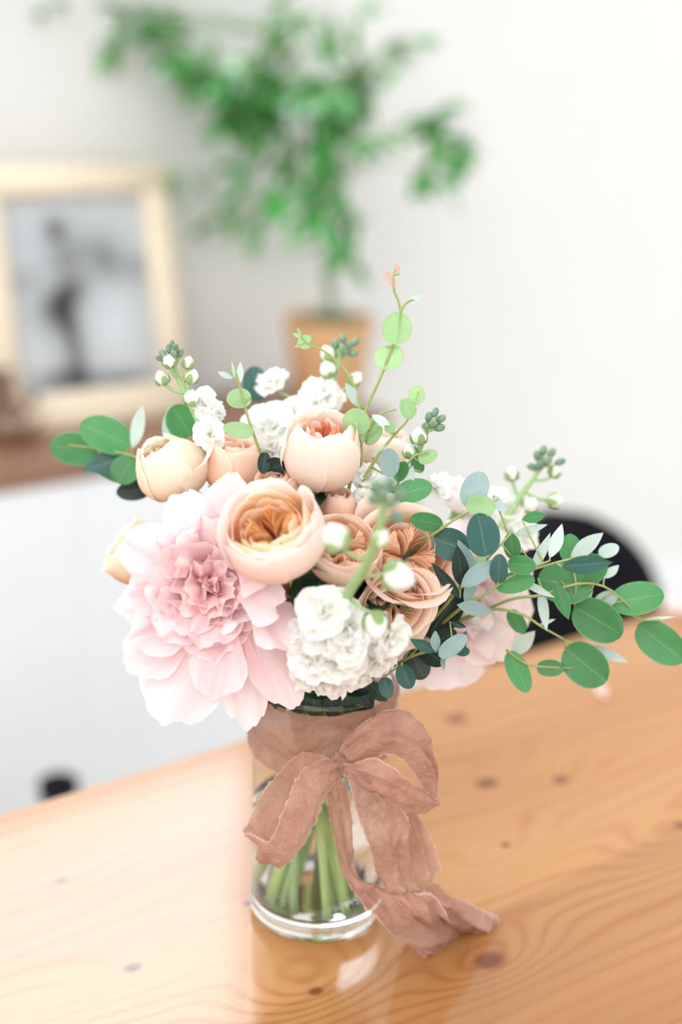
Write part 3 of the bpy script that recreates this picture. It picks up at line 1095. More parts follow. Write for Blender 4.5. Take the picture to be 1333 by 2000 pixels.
def rose(px, py, Y, axis, rpx, hratio, label, style, outer, inner, mid=None, layers=3, rtop=0.9, curl=0.05, seed=1, spin=0.0, leaves=2,
         stem_r=0.0028, pleats=True, flop=0, sep=True, cups=2, sect=5, per=None, z_in=0.62, opening=0.85):
    c = W(px, py, Y)
    R = rpx * pxm(c)
    H = R * hratio
    axis = axis.normalized()
    base = c - axis * H * 0.5
    path, bot = stem_path(base, axis, short=rpx < 56)
    root = thing('garden_rose', bot, label, 'rose', 'roses in the bouquet')
    add_stem(root, base, axis, stem_r, M['stem'], path)
    F = frame_of(axis, spin)
    rnd = random.Random(seed)
    # receptacle and sepals
    mb = MB()
    q = F.to_4x4()
    q.translation = base
    mb.lathe([(stem_r, -0.006), (R * 0.16, -0.002), (R * 0.2, 0.004), (R * 0.14, 0.01)], 12, q)
    mb.build('hip', M['sepal'], root)
    if sep:
        for k in range(5):
            rows = leaf_rows(R * 0.95, R * 0.2, -0.7, 0.2, seed + k, 0.8, 8)
            fr = F @ ring_frame(k * 2 * PI / 5 + 0.4, rnd.uniform(1.0, 1.7))
            add_petal(rows, fr, base, M['sepal'], root, 'sepal')
    # flopping outermost petals
    for k in range(flop):
        th = rnd.uniform(0, 2 * PI) if flop != 1 else -1.2
        rows = cup_petal(th, 0.85, R * 1.12, H * 0.72, 1.2, seed * 5 + k, 0.3, 0.06, 0.03, 0.18, bulge=1.0)
        add_petal(rows, F, base, outer, root)
    for L in range(layers):
        s = 1.0 - 0.085 * L
        n = (per or (5, 5, 5, 5, 4, 4))[L]
        for k in range(n):
            th = 2 * PI * (k + 0.5 * (L % 2)) / n + rnd.uniform(-0.15, 0.15)
            rows = cup_petal(th, PI / n * rnd.uniform(1.25, 1.5), R * s, H * (1.0 - 0.02 * L + rnd.uniform(-0.05, 0.05)), rtop * (1 - 0.05 * L) + rnd.uniform(-0.05, 0.05), seed * 10 + L * 7 + k,
                             0.26, 0.035 + 0.01 * L, 0.05, curl * rnd.uniform(0.4, 1.5) * (1 - 0.25 * L))
            add_petal(rows, F, base, outer if (L < layers - 1 or mid is None) else mid, root)
    if pleats:
        Rm = R * opening * (1 - 0.085 * (layers - 1)) * 0.97
        for L in range(cups):
            n = 6
            for k in range(n):
                th = 2 * PI * (k + 0.5 * L) / n + rnd.uniform(-0.2, 0.2)
                rows = cup_petal(th, PI / n * 1.35, Rm * (0.96 - 0.13 * L), H * (0.93 - 0.05 * L) * rnd.uniform(0.93, 1.02), rtop * (0.9 - 0.06 * L), seed * 13 + L * 7 + k, 0.3, 0.07, 0.08, 0.02)
                add_petal(rows, F, base, mid or inner, root)
        for s in range(sect):
            th0 = 2 * PI * s / sect + rnd.uniform(-0.15, 0.15)
            for k in range(5):
                dl = (0.6, 0.46, 0.34, 0.22, 0.1)[k]
                ra = Rm * (0.08 + 0.09 * k)
                rows = pleat_petal(th0 + rnd.uniform(-0.06, 0.06), dl, ra, Rm * 0.76, H * 0.18, H * (z_in + 0.05 * k + rnd.uniform(-0.04, 0.05)), seed * 17 + s * 5 + k)
                add_petal(rows, F, base, inner, root)
    else:
        n = 4
        Rm = R * (1 - 0.085 * layers)
        for L in range(4):
            for k in range(3):
                th = 2 * PI * k / 3 + L * 0.7 + rnd.uniform(-0.2, 0.2)
                rows = cup_petal(th, 1.25, Rm * (0.86 - 0.18 * L), H * (0.95 - 0.03 * L), rtop * (0.72 - 0.1 * L), seed * 19 + L * 5 + k, 0.22, 0.04, 0.14, 0.0)
                add_petal(rows, F, base, inner, root)
    # leaves on the stem below the head
    for k in range(leaves):
        p = path[2 + 2 * k]
        a = seed * 2.1 + k * 2.6
        d = (Vector((math.cos(a), math.sin(a), 0.1)) - axis * 0.2).normalized()
        up = Vector((0, 0, 1))
        x = d.cross(up).normalized(); zz = x.cross(d)
        rows = leaf_rows(0.05, 0.016, 0.5, 0.2, seed + k)
        add_petal(rows, Matrix((x, d, zz)).transposed(), p, M['rose_leaf'], root, 'leaf')
    return root


def peony(px, py, Y, axis, rpx, label, mats, seed, rings, spin=0.0, leaves=3):
    c = W(px, py, Y)
    R = rpx * pxm(c)
    axis = axis.normalized()
    base = c - axis * R * 0.38
    path, bot = stem_path(base, axis)
    root = thing('peony', bot, label, 'peony', 'peonies in the bouquet')
    add_stem(root, base, axis, 0.0036, M['stem'], path)
    F = frame_of(axis, spin)
    rnd = random.Random(seed)
    mb = MB()
    q = F.to_4x4(); q.translation = base
    mb.lathe([(0.004, -0.01), (R * 0.14, -0.005), (R * 0.2, 0.003), (R * 0.1, 0.008)], 14, q)
    mb.build('calyx', M['calyx'], root)
    for ri, (n, off, L, Wd, elev, bend, cup, ruf, mi) in enumerate(rings):
        for k in range(n):
            th = 2 * PI * (k + 0.5 * (ri % 2)) / n + rnd.uniform(-0.22, 0.22)
            rows = sheet_petal(L * R * rnd.uniform(0.88, 1.12), Wd * R * rnd.uniform(0.85, 1.15), seed * 31 + ri * 13 + k, bend * rnd.uniform(0.7, 1.3), cup, ruf * rnd.uniform(0.7, 1.4), 0.12, rnd.uniform(1.4, 2.6))
            fr = F @ ring_frame(th, elev * rnd.uniform(0.88, 1.12)) @ Matrix.Rotation(rnd.uniform(-0.35, 0.35), 3, 'Y')
            at = base + F @ Vector((math.cos(th) * off * R, math.sin(th) * off * R, 0.02 * R + (0.1 * R if ri < 2 else 0)))
            add_petal(rows, fr, at, mats[mi], root)
    for k in range(leaves):
        p = path[5 + 2 * k]
        a = seed * 1.1 + k * 2.2
        d = (Vector((math.cos(a), math.sin(a), 0.0)) - axis * 0.15).normalized()
        x = d.cross(Vector((0, 0, 1))).normalized(); zz = x.cross(d)
        add_petal(leaf_rows(0.06, 0.015, 0.5, 0.2, seed + k), Matrix((x, d, zz)).transposed(), p, M['rose_leaf'], root, 'leaf')
    return root


def stock_floret(root, c, axis, r, seed, stem_from=None):
    """double white floret: a calyx with three rings of ruffled petals"""
    F = frame_of(axis, seed * 1.3)
    base = c - axis * r * 0.35
    rnd = random.Random(seed)
    mb = MB()
    q = F.to_4x4(); q.translation = base
    mb.lathe([(0.0009, -r * 0.8), (r * 0.13, -r * 0.6), (r * 0.16, -r * 0.1), (r * 0.2, 0.0), (r * 0.12, r * 0.1)], 10, q)
    if stem_from is not None:
        e = base - axis * r * 0.75
        mb.tube(catmull([stem_from, stem_from.lerp(e, 0.5) + Vector((0, 0, -0.002)), e], 7), 0.0011, 6)
    fl = mb.build('floret', M['calyx'], root)
    fl_loc = Vector((0, 0, 0))
    for ri, (n, L, Wd, elev, bend, ruf) in enumerate(((5, 1.08, 0.56, 1.62, -0.3, 0.3), (5, 0.95, 0.52, 1.2, 0.0, 0.4), (5, 0.74, 0.44, 0.8, 0.3, 0.5), (3, 0.5, 0.32, 0.4, 0.5, 0.5))):
        for k in range(n):
            th = 2 * PI * (k + 0.5 * (ri % 2)) / n + rnd.uniform(-0.25, 0.25)
            rows = sheet_petal(L * r * rnd.uniform(0.85, 1.15), Wd * r * rnd.uniform(0.9, 1.2), seed * 7 + ri * 5 + k, bend + rnd.uniform(-0.25, 0.25), 0.15, ruf, 0.14, rnd.uniform(1.2, 2.2), 9, 9)
            fr = F @ ring_frame(th, elev + rnd.uniform(-0.15, 0.15)) @ Matrix.Rotation(rnd.uniform(-0.3, 0.3), 3, 'Y')
            add_petal(rows, fr, base, M['stock'], fl)
    return fl


def stock_bud(root, c, axis, r, stem_from, green=0.5, seed=0):
    """closed bud: white petals wrapped tight inside a green calyx"""
    axis = axis.normalized()
    mb = MB()
    lg = 1.12 if green < 0.7 else 1.5
    mb.blob(c, r * 0.93, axis, lg, 12, 9)
    b = mb.build('bud', M['bud_w'] if green < 0.7 else M['bud_g'], root)
    F = frame_of(axis, seed)
    if green < 0.7:
        for k in range(3):
            rows = cup_petal(k * 2.09, 1.35, r * 1.06, r * 2.35, 0.12, seed + k, 0.2, 0.03, 0.08, 0.0, nu=9, nv=9)
            mb = MB(); mb.grid(place(rows, F, c - axis * r * 1.15)); mb.build('petal', M['bud_w'], b)
        if green > 0.05:
            for k in range(4):
                rows = cup_petal(k * PI / 2, 0.55, r * 1.16, r * (0.9 + 1.6 * green), 1.0, seed + k, 0.55, 0.02, 0.0, 0.0, nu=7, nv=8)
                mb = MB(); mb.grid(place(rows, F, c - axis * r * 1.25)); mb.build('sepal', M['sepal'], b)
    mb = MB()
    e = c - axis * r * 1.1
    mb.tube(catmull([stem_from, stem_from.lerp(e, 0.55) + Vector((0, 0, -0.0015)), e], 7), 0.0012, 6)
    mb.build('pedicel', M['stem_l'], b)
    return b


def stock(label, stem_px, florets, buds, tips, seed, stem_r=0.0026):
    pts = [W(*p) for p in stem_px]                 # from the tip down to where the stem enters the bouquet
    ax = (pts[-2] - pts[-1]).normalized()
    path, bot = stem_path(pts[-1], ax)
    root = thing('stock_flower', bot, label, 'stock flower', 'white stock stems in the bouquet')
    up = catmull(pts, 18)
    full = up[:-1] + path
    mb = MB()
    n = len(full)
    mb.tube(full, [stem_r * (0.62 + 0.38 * min(1, i / 14)) for i in range(n)], 9)
    mb.build('stem', M['stem_l'], root)

    def near(p):
        return min(up + path[:6], key=lambda q: (q - p).length)
    for k, (x, y, Y, ax, rp) in enumerate(florets):
        c = W(x, y, Y)
        stock_floret(root, c, ax.normalized(), rp * pxm(c), seed * 100 + k, near(c - ax * 0.012))
    for k, (x, y, Y, ax, rp, g) in enumerate(buds):
        c = W(x, y, Y)
        stock_bud(root, c, ax, rp * pxm(c), near(c - ax.normalized() * 0.015), g, k + seed)
    for k, (x, y, Y, rp) in enumerate(tips):
        c = W(x, y, Y)
        tip = up[2]
        a = (c - up[3])
        stock_bud(root, c, a, rp * pxm(c), near(c - a.normalized() * 0.01), 0.9, k)
    return root


def sprig(label, stems, leaves, cat='eucalyptus sprig', stem_r=0.0011, group='eucalyptus in the bouquet', into_vase=True):
    """stems: list of photo paths (x, y, Y), the first ending inside the bouquet; leaves: (cx, cy, half length, half width, angle, tilt, Y, kind)"""
    polys = [catmull([W(*p) for p in s], 18) for s in stems]
    if into_vase:
        h = polys[0][-1]
        path, bot = stem_path(h, (polys[0][-2] - h).normalized(), short=True)
    else:
        path, bot = [polys[0][-1]], polys[0][-1]
    root = thing('eucalyptus_sprig', bot, label, cat, group)
    mb = MB()
    full = polys[0][:-1] + path
    mb.tube(full, [stem_r * (0.55 + 0.6 * min(1, i / 18)) for i in range(len(full))], 7)
    for s in polys[1:]:
        mb.tube(s, [stem_r * (0.5 + 0.4 * i / 17) for i in range(18)], 7)
    allp = [p for s in polys for p in s]
    lv = []
    for k, (cx, cy, hl, hw_, ang, tilt, Y, kind) in enumerate(leaves):
        c = W(cx, cy, Y)
        s = pxm(c)
        an, ti = math.radians(ang), math.radians(tilt)
        img = RV * math.cos(an) + UV_ * math.sin(an)
        d = (img * math.cos(ti) - FV * math.sin(ti)).normalized()
        L = 2 * hl * s / max(0.35, math.cos(ti))
        nrm = (-FV * math.cos(ti) - img * math.sin(ti)).normalized()
        x = d.cross(nrm).normalized()
        twist = 0.25 * math.sin(k * 2.3 + cx)
        Fm = Matrix((x, d, nrm)).transposed() @ Matrix.Rotation(twist, 3, 'Y')
        at = c - d * L * 0.5
        rows = leaf_rows(L, hw_ * s, 0.35 * math.sin(k * 1.9 + cy), 0.12, k + cx, 0.62 if hw_ > hl * 0.5 else 0.9)
        lv.append((rows, Fm, at, M['e' + kind]))
        nr = min(allp, key=lambda q: (q - at).length)
        if (nr - at).length > 0.001:
            mb.tube([nr, nr.lerp(at, 0.5), at], 0.0006, 5)
    mb.build('stem', M['stem_e'], root)
    for (rows, Fm, at, m) in lv:
        add_petal(rows, Fm, at, m, root, 'leaf')
    return root


# ------------------------------------------------------------------ peonies
#   n, base offset, length, width, angle from axis, bend, cup, ruffle, material
RINGS_A = [(8, 0.1, 1.02, 0.55, 1.42, 0.3, 0.25, 0.28, 0), (8, 0.12, 0.95, 0.52, 1.08, 0.1, 0.2, 0.34, 0), (7, 0.14, 0.9, 0.46, 0.82, -0.2, 0.15, 0.42, 0),
           (7, 0.12, 0.84, 0.42, 0.62, -0.5, 0.1, 0.46, 1), (6, 0.08, 0.8, 0.38, 0.42, -0.6, 0.1, 0.5, 1), (5, 0.04, 0.72, 0.32, 0.2, -0.5, 0.1, 0.5, 1), (4, 0.03, 0.66, 0.26, 0.1, 0.5, 0.3, 0.5, 1)]
pa_ = peony(410, 1142, -0.075, AX(0.16, 0.16, 1), 140, 'large blush pink peony, biggest bloom at the left front of the bouquet', (M['peony'], M['peony_c']), 5, RINGS_A, 0.3)


def hand_petal(root, b, t, wpx, mat, seed, bend=0.5, cup=0.3, ruf=0.14, notch=0.1, freq=1.7, roll=0.0):
    """guard petal from b to t, both (photo x, y, Y)"""
    pb_, pt_ = W(*b), W(*t)
    d = (pt_ - pb_)
    L = d.length * 1.22
    d.normalize()
    n = -FV - d * (-FV).dot(d)
    n.normalize()
    x = d.cross(n)
    rows = sheet_petal(L, wpx * pxm(pb_), seed, bend, cup, ruf, notch, freq, base=0.35)
    Fm = Matrix((x, d, n)).transposed() @ Matrix.Rotation(roll, 3, 'Y') @ Matrix.Rotation(-bend * 0.4, 3, 'X')
    return add_petal(rows, Fm, pb_, mat, root)


for k, (b, t, w_, bend, ruf, roll) in enumerate((
        ((420, 1215, -0.085), (322, 1385, -0.09), 92, 0.5, 0.12, 0.1), ((470, 1240, -0.085), (484, 1402, -0.085), 48, 0.3, 0.16, 0.0), ((490, 1200, -0.08), (568, 1360, -0.09), 62, 0.6, 0.14, -0.2),
        ((500, 1170, -0.085), (572, 1255, -0.1), 60, 0.7, 0.14, -0.3), ((440, 1060, -0.06), (455, 938, -0.055), 52, 0.4, 0.14, 0.1), ((400, 1080, -0.06), (352, 972, -0.06), 56, 0.5, 0.18, 0.2),
        ((370, 1110, -0.075), (250, 1062, -0.085), 62, 0.7, 0.2, 0.2), ((365, 1170, -0.075), (243, 1180, -0.085), 58, 0.6, 0.24, 0.0), ((380, 1210, -0.08), (262, 1300, -0.085), 62, 0.5, 0.16, 0.1),
        ((470, 1090, -0.08), (520, 1120, -0.1), 66, 1.0, 0.1, 0.2), ((440, 1215, -0.09), (420, 1350, -0.1), 62, 0.6, 0.2, 0.1), ((400, 1190, -0.085), (268, 1245, -0.095), 60, 0.6, 0.22, -0.1), ((470, 1150, -0.09), (548, 1185, -0.105), 56, 0.8, 0.16, 0.1))):
    hand_petal(pa_, b, t, w_, M['peony'], 50 + k * 1.7, bend, 0.3, ruf * 1.7, 0.14, 1.9, roll)
RINGS_B = [(7, 0.2, 1.1, 0.6, 1.6, 0.2, 0.25, 0.16, 0), (8, 0.18, 1.0, 0.52, 1.15, 0.5, 0.35, 0.2, 0), (8, 0.14, 0.9, 0.42, 0.75, 0.6, 0.4, 0.25, 0), (7, 0.08, 0.75, 0.34, 0.4, 0.5, 0.4, 0.3, 0)]
peony(915, 1180, 0.02, AX(0.45, -0.12, 0.6), 150, 'pale whitish pink peony behind the eucalyptus at the right', (M['peony_w'], M['peony_w']), 9, RINGS_B, 0.1)
peony(905, 985, 0.05, AX(0.35, 0.6, 0.2), 72, 'small pale peony partly hidden behind the upper right leaves', (M['peony_w'], M['peony_w']), 12, RINGS_B[1:], 0.7, 1)

# ------------------------------------------------------------------ roses
rose(538, 1050, -0.095, AX(-0.22, 0.62, 0.72), 101, 1.25, 'open apricot rose with orange pleated heart in the middle of the bouquet', 'open', M['jul_o'], M['jul_i'], M['jul_m'], 3, 0.93, 0.06, 3, 0.4, z_in=0.62)
rose(628, 884, -0.03, AX(0.05, 0.8, 0.62), 78, 1.9, 'tall blush rose cup with a coral heart at the top centre', 'cup', M['r2_o'], M['r2_i'], M['r2_o'], 3, 0.74, 0.05, 5, 0.2, z_in=0.73, opening=0.66, cups=1)
rose(332, 914, 0.0, AX(-0.42, 0.72, 0.55), 70, 1.7, 'round cream rose at the upper left beside the green leaves', 'globe', M['r3_o'], M['r3_o'], M['r3_o'], 4, 0.5, 0.0, 7, 0.9, flop=1, z_in=0.66, opening=0.6, cups=2)
rose(456, 912, 0.0, AX(0.05, 0.88, 0.42), 56, 2.0, 'peach rosebud between the cream rose and the blush cup rose', 'bud', M['r4_o'], M['r4_o'], None, 3, 0.72, 0.09, 11, 0.3, pleats=False)
rose(266, 1082, 0.03, AX(-0.75, 0.5, 0.25), 60, 1.6, 'peach rose at the far left peeking from behind the pink peony', 'side', M['r3_o'], M['r4_o'], None, 3, 0.9, 0.14, 13, 0.5, pleats=False, leaves=1)
rose(668, 1080, -0.075, AX(0.12, 0.5, 0.8), 70, 1.35, 'peach rose wedged right of the open apricot rose', 'open', M['r7_o'], M['r7_i'], M['r7_o'], 2, 0.9, 0.08, 17, 0.7, z_in=0.78, cups=1, per=(4, 4))
rose(786, 1092, -0.045, AX(0.32, 0.34, 0.82), 90, 1.2, 'large warm peach rose with ruffled heart at the right of the centre', 'open', M['r7_o'], M['r7_i'], M['r7_o'], 2, 1.05, 0.16, 19, 0.1, z_in=0.8, flop=2, cups=1, per=(5, 4), opening=0.8)
rose(542, 950, -0.035, AX(-0.1, 0.7, 0.5), 42, 1.4, 'small peach rose tucked above the open apricot rose', 'small', M['r4_o'], M['r4_o'], None, 2, 0.9, 0.12, 23, 0.4, pleats=False, leaves=3)
rose(660, 990, -0.03, AX(0.1, 0.8, 0.4), 36, 1.9, 'slim peach rosebud below the blush cup rose', 'bud', M['r4_o'], M['r4_o'], None, 2, 0.6, 0.08, 29, 0.4, pleats=False, leaves=3)
rose(580, 1170, -0.07, AX(-0.2, 0.4, 0.8), 50, 1.3, 'small orange peach rose under the open apricot rose', 'small', M['r7_o'], M['r7_i'], M['r7_o'], 2, 0.95, 0.1, 31, 0.4, z_in=0.75, leaves=3, cups=1)
rose(745, 880, 0.02, AX(0.1, 0.8, 0.4), 52, 1.6, 'blush rose half hidden behind the upright eucalyptus stems', 'small', M['r2_o'], M['r2_o'], None, 3, 0.8, 0.08, 37, 0.2, pleats=False, leaves=3)
rose(770, 1178, -0.065, AX(0.35, -0.25, 0.8), 70, 0.95, 'peach rose just above the white stock at the lower right', 'small', M['r7_o'], M['r7_i'], M['r7_o'], 2, 1.1, 0.2, 41, 0.2, leaves=3, z_in=0.7, cups=1, per=(4, 4))

# ------------------------------------------------------------------ white stocks
stock('white stock with stem arching toward the viewer at the bottom front', [(752, 960, -0.185), (742, 1030, -0.175), (718, 1100, -0.155), (680, 1160, -0.12), (655, 1230, -0.07)],
      [(630, 1190, -0.125, AX(-0.1, 0.25, 0.9), 62), (690, 1225, -0.12, AX(0.3, 0.1, 0.9), 55), (600, 1290, -0.11, AX(-0.3, -0.3, 0.8), 58), (665, 1300, -0.115, AX(0.05, -0.4, 0.8), 62),
       (635, 1245, -0.118, AX(-0.05, -0.1, 0.9), 52), (770, 1255, -0.11, AX(0.5, -0.35, 0.5), 56), (590, 1235, -0.1, AX(-0.4, 0.0, 0.7), 45), (700, 1330, -0.1, AX(0.2, -0.6, 0.5), 42), (640, 1345, -0.1, AX(-0.1, -0.7, 0.5), 48), (595, 1330, -0.098, AX(-0.4, -0.6, 0.5), 44), (685, 1270, -0.125, AX(0.2, -0.1, 0.9), 48), (745, 1300, -0.1, AX(0.3, -0.6, 0.6), 38)],
      [(655, 1048, -0.165, AX(-0.4, 0.8, 0.3), 25, 0.3), (782, 1128, -0.145, AX(0.75, -0.25, 0.5), 28, 0.2), (735, 1222, -0.135, AX(0.1, -0.8, 0.5), 24, 0.55), (745, 1050, -0.175, AX(0.5, 0.6, 0.3), 17, 0.5)],
      [(735, 950, -0.19, 13), (762, 945, -0.19, 13), (750, 965, -0.2, 13), (780, 968, -0.188, 13), (728, 975, -0.195, 12), (765, 985, -0.2, 12), (776, 1010, -0.185, 13)], 1, 0.0034)
stock('white stock with green bud tip rising at the upper left', [(334, 682, 0.0), (345, 730, 0.0), (372, 790, 0.0), (398, 850, 0.005), (415, 930, 0.01)],
      [(405, 782, 0.0, AX(0.5, 0.4, 0.6), 36), (412, 848, -0.005, AX(0.3, 0.0, 0.9), 36), (432, 800, 0.02, AX(0.8, 0.2, 0.2), 28)],
      [(316, 738, -0.005, AX(-0.4, 0.9, 0.2), 13, 0.4), (375, 735, 0.0, AX(0.4, 0.9, 0.2), 13, 0.5), (368, 708, 0.0, AX(0.25, 0.9, 0.2), 11, 0.5), (374, 775, -0.005, AX(0.2, 0.8, 0.5), 14, 0.2), (330, 705, -0.01, AX(0.0, 0.6, 0.7), 12, 0.4)],
      [(318, 690, 0.0, 7), (330, 682, 0.0, 7), (343, 680, -0.003, 7), (352, 690, 0.0, 7), (322, 698, -0.005, 7), (340, 692, -0.008, 7), (312, 700, 0.0, 6), (336, 672, 0.004, 6)], 2, 0.0022)
stock('white stock standing behind the blush cup rose at the top', [(668, 668, 0.07), (660, 710, 0.07), (640, 780, 0.065), (610, 860, 0.05), (590, 930, 0.03)],
      [(615, 758, 0.06, AX(-0.4, 0.5, 0.6), 44), (650, 765, 0.06, AX(0.4, 0.5, 0.5), 38), (525, 735, 0.075, AX(-0.3, 0.6, 0.5), 36), (530, 830, 0.03, AX(-0.1, 0.4, 0.9), 60), (575, 800, 0.045, AX(0.1, 0.6, 0.7), 42), (490, 815, 0.04, AX(-0.5, 0.5, 0.6), 36),
       (530, 880, 0.02, AX(-0.1, 0.0, 0.9), 44)],
      [(640, 690, 0.07, AX(-0.4, 0.8, 0.2), 14, 0.4), (695, 740, 0.07, AX(0.6, 0.7, 0.2), 13, 0.4), (640, 720, 0.065, AX(-0.3, 0.7, 0.5), 15, 0.2)],
      [(655, 672, 0.07, 8), (670, 662, 0.07, 8), (682, 675, 0.07, 8), (694, 668, 0.07, 8), (672, 685, 0.065, 8), (690, 690, 0.07, 8)], 3)
stock('white stock with pale green buds at the far right behind the leaves', [(1068, 895, 0.06), (1045, 930, 0.06), (1010, 980, 0.055), (960, 1060, 0.04), (900, 1150, 0.02)],
      [(1000, 990, 0.055, AX(0.0, 0.6, 0.6), 34), (965, 965, 0.06, AX(-0.3, 0.7, 0.4), 30), (1035, 1045, 0.05, AX(0.5, 0.0, 0.6), 36)],
      [(1000, 925, 0.06, AX(-0.1, 0.9, 0.2), 13, 0.5), (1086, 977, 0.06, AX(0.9, 0.0, 0.3), 14, 0.5), (1038, 985, 0.055, AX(0.4, 0.3, 0.6), 15, 0.2), (1085, 920, 0.06, AX(0.5, 0.8, 0.2), 12, 0.5)],
      [(1050, 890, 0.06, 8), (1062, 880, 0.06, 8), (1078, 885, 0.06, 8), (1095, 902, 0.06, 8), (1070, 900, 0.055, 9), (1040, 912, 0.06, 8), (1055, 908, 0.055, 9)], 4)
stock('white stock with grey green bud tip right of the top eucalyptus', [(850, 812, -0.01), (830, 850, -0.01), (812, 900, -0.005), (790, 960, 0.0), (770, 1030, 0.01)],
      [(718, 925, -0.02, AX(-0.2, 0.5, 0.8), 34), (708, 972, -0.03, AX(-0.3, 0.1, 0.9), 24), (860, 945, 0.01, AX(0.6, 0.5, 0.5), 34), (800, 985, -0.02, AX(0.1, 0.4, 0.8), 36)],
      [(818, 852, -0.015, AX(-0.1, 0.9, 0.2), 15, 0.5), (800, 880, -0.01, AX(-0.4, 0.7, 0.3), 13, 0.5)],
      [(838, 815, -0.01, 8), (850, 806, -0.01, 8), (862, 818, -0.01, 8), (845, 828, -0.015, 8), (858, 835, -0.01, 9), (832, 832, -0.015, 8)], 5)

# ------------------------------------------------------------------ eucalyptus
sprig('tallest eucalyptus sprig with round pale green leaves at the top', [[(772, 525, -0.02), (768, 560, -0.02), (783, 605, -0.02), (772, 660, -0.02), (745, 735, -0.02), (715, 800, -0.02), (700, 860, -0.025), (683, 950, -0.02)],
      [(812, 585, -0.02), (795, 590, -0.02), (783, 608, -0.02)]],
      [(775, 641, 31, 30, 80, 10, -0.022, 'y'), (760, 698, 24, 30, -80, 12, -0.02, 'y'), (697, 823, 27, 27, 110, 8, -0.03, 'y'), (722, 838, 30, 15, 60, 20, -0.02, 'y'), (763, 545, 19, 8, 118, 10, -0.02, 'r'),
       (776, 524, 12, 5, 110, 10, -0.02, 'r'), (812, 584, 22, 7, 22, 20, -0.02, 'p'), (688, 770, 30, 11, 125, 30, -0.015, 'p')])
sprig('thin curving eucalyptus tip with one round bud leaf', [[(588, 655, -0.01), (600, 670, -0.01), (640, 690, -0.01), (680, 730, -0.01), (703, 790, -0.015), (706, 880, -0.015)]],
      [(596, 668, 15, 14, 200, 10, -0.01, 'y'), (580, 655, 9, 4, 150, 10, -0.01, 'y'), (585, 648, 10, 3, 110, 10, -0.01, 'y'), (583, 675, 9, 3, 200, 10, -0.01, 'r')], stem_r=0.0009)
sprig('slender eucalyptus sprig over the peach rosebud at the upper left', [[(462, 728, -0.02), (468, 752, -0.02), (480, 800, -0.02), (500, 860, -0.02), (514, 900, -0.015), (520, 930, -0.01)]],
      [(467, 779, 24, 21, 190, 15, -0.018, 'y'), (466, 840, 30, 16, 170, 12, -0.025, 'y'), (440, 733, 16, 6, 160, 15, -0.02, 'p'), (470, 727, 22, 7, 85, 20, -0.02, 'p'), (456, 722, 16, 3, 100, 15, -0.02, 'y'),
       (516, 905, 22, 13, -95, 25, -0.03, 'k'), (540, 911, 20, 20, 20, 15, -0.03, 'k')])
sprig('broad leaved eucalyptus sprig sticking out at the far left', [[(120, 868, 0.06), (180, 875, 0.055), (250, 888, 0.05), (300, 910, 0.04), (360, 950, 0.03)]],
      [(145, 877, 46, 33, 172, 10, 0.06, 'g'), (207, 848, 52, 36, 155, 15, 0.055, 'g'), (210, 903, 48, 24, 195, 20, 0.05, 'd'), (246, 918, 30, 30, -120, 10, 0.045, 'g'), (272, 832, 46, 15, 68, 25, 0.05, 'p'),
       (232, 930, 42, 14, 170, 15, 0.05, 'g'), (262, 958, 32, 20, 190, 20, 0.045, 'k'), (355, 822, 34, 32, 120, 15, 0.04, 'g'), (328, 830, 36, 11, 82, 20, 0.04, 'p'), (500, 750, 34, 26, 100, 10, 0.08, 'd')])
sprig('small leaved eucalyptus fan at the right of the blush rose', [[(818, 765, -0.02), (800, 815, -0.02), (770, 850, -0.02), (735, 895, -0.02), (705, 950, -0.02)], [(775, 800, -0.02), (745, 808, -0.02), (720, 840, -0.02)], [(838, 885, -0.02), (805, 895, -0.02), (770, 960, -0.01)]],
      [(815, 772, 19, 17, 60, 12, -0.02, 'y'), (797, 798, 20, 17, 110, 15, -0.03, 'y'), (762, 833, 14, 11, 95, 10, -0.025, 'y'), (745, 822, 22, 9, -35, 20, -0.025, 'p'), (762, 903, 28, 20, 88, 15, -0.03, 'b'),
       (836, 892, 20, 14, 25, 10, -0.02, 'y'), (808, 958, 36, 24, 18, 15, -0.025, 'g'), (730, 850, 22, 14, 50, 15, -0.02, 'y'), (785, 920, 22, 14, 60, 20, -0.02, 'g'), (742, 880, 20, 4, 40, 15, -0.02, 'p'), (800, 935, 30, 10, 75, 20, -0.02, 'p'), (815, 905, 20, 12, 120, 12, -0.015, 'g')])
sprig('dark teal eucalyptus branch over the pale peony on the right', [[(975, 975, -0.05), (905, 1005, -0.05), (860, 1035, -0.045), (820, 1065, -0.035), (770, 1130, -0.01)]],
      [(928, 957, 37, 27, 72, 12, -0.05, 'b'), (940, 988, 29, 22, -15, 20, -0.055, 'y'), (833, 1020, 34, 19, 170, 20, -0.04, 'g'), (882, 1064, 36, 32, -20, 15, -0.045, 'd')])
sprig('eucalyptus branch with one large dark round leaf near the white stock', [[(1000, 1040, -0.06), (950, 1095, -0.06), (905, 1140, -0.055), (860, 1195, -0.04), (810, 1250, -0.01)]],
      [(944, 1045, 42, 35, 100, 12, -0.065, 'd'), (1001, 1066, 26, 17, 100, 15, -0.055, 'g'), (900, 1110, 40, 17, 100, 30, -0.06, 'k'), (935, 1120, 42, 18, 40, 20, -0.065, 'b'), (975, 1112, 28, 18, 90, 20, -0.07, 'd'),
       (912, 1092, 38, 15, 115, 25, -0.05, 'b'), (865, 1125, 46, 36, -70, 15, -0.03, 'k'), (868, 1195, 60, 34, 60, 15, -0.03, 'k'), (872, 1135, 44, 12, 130, 20, -0.06, 'k')])
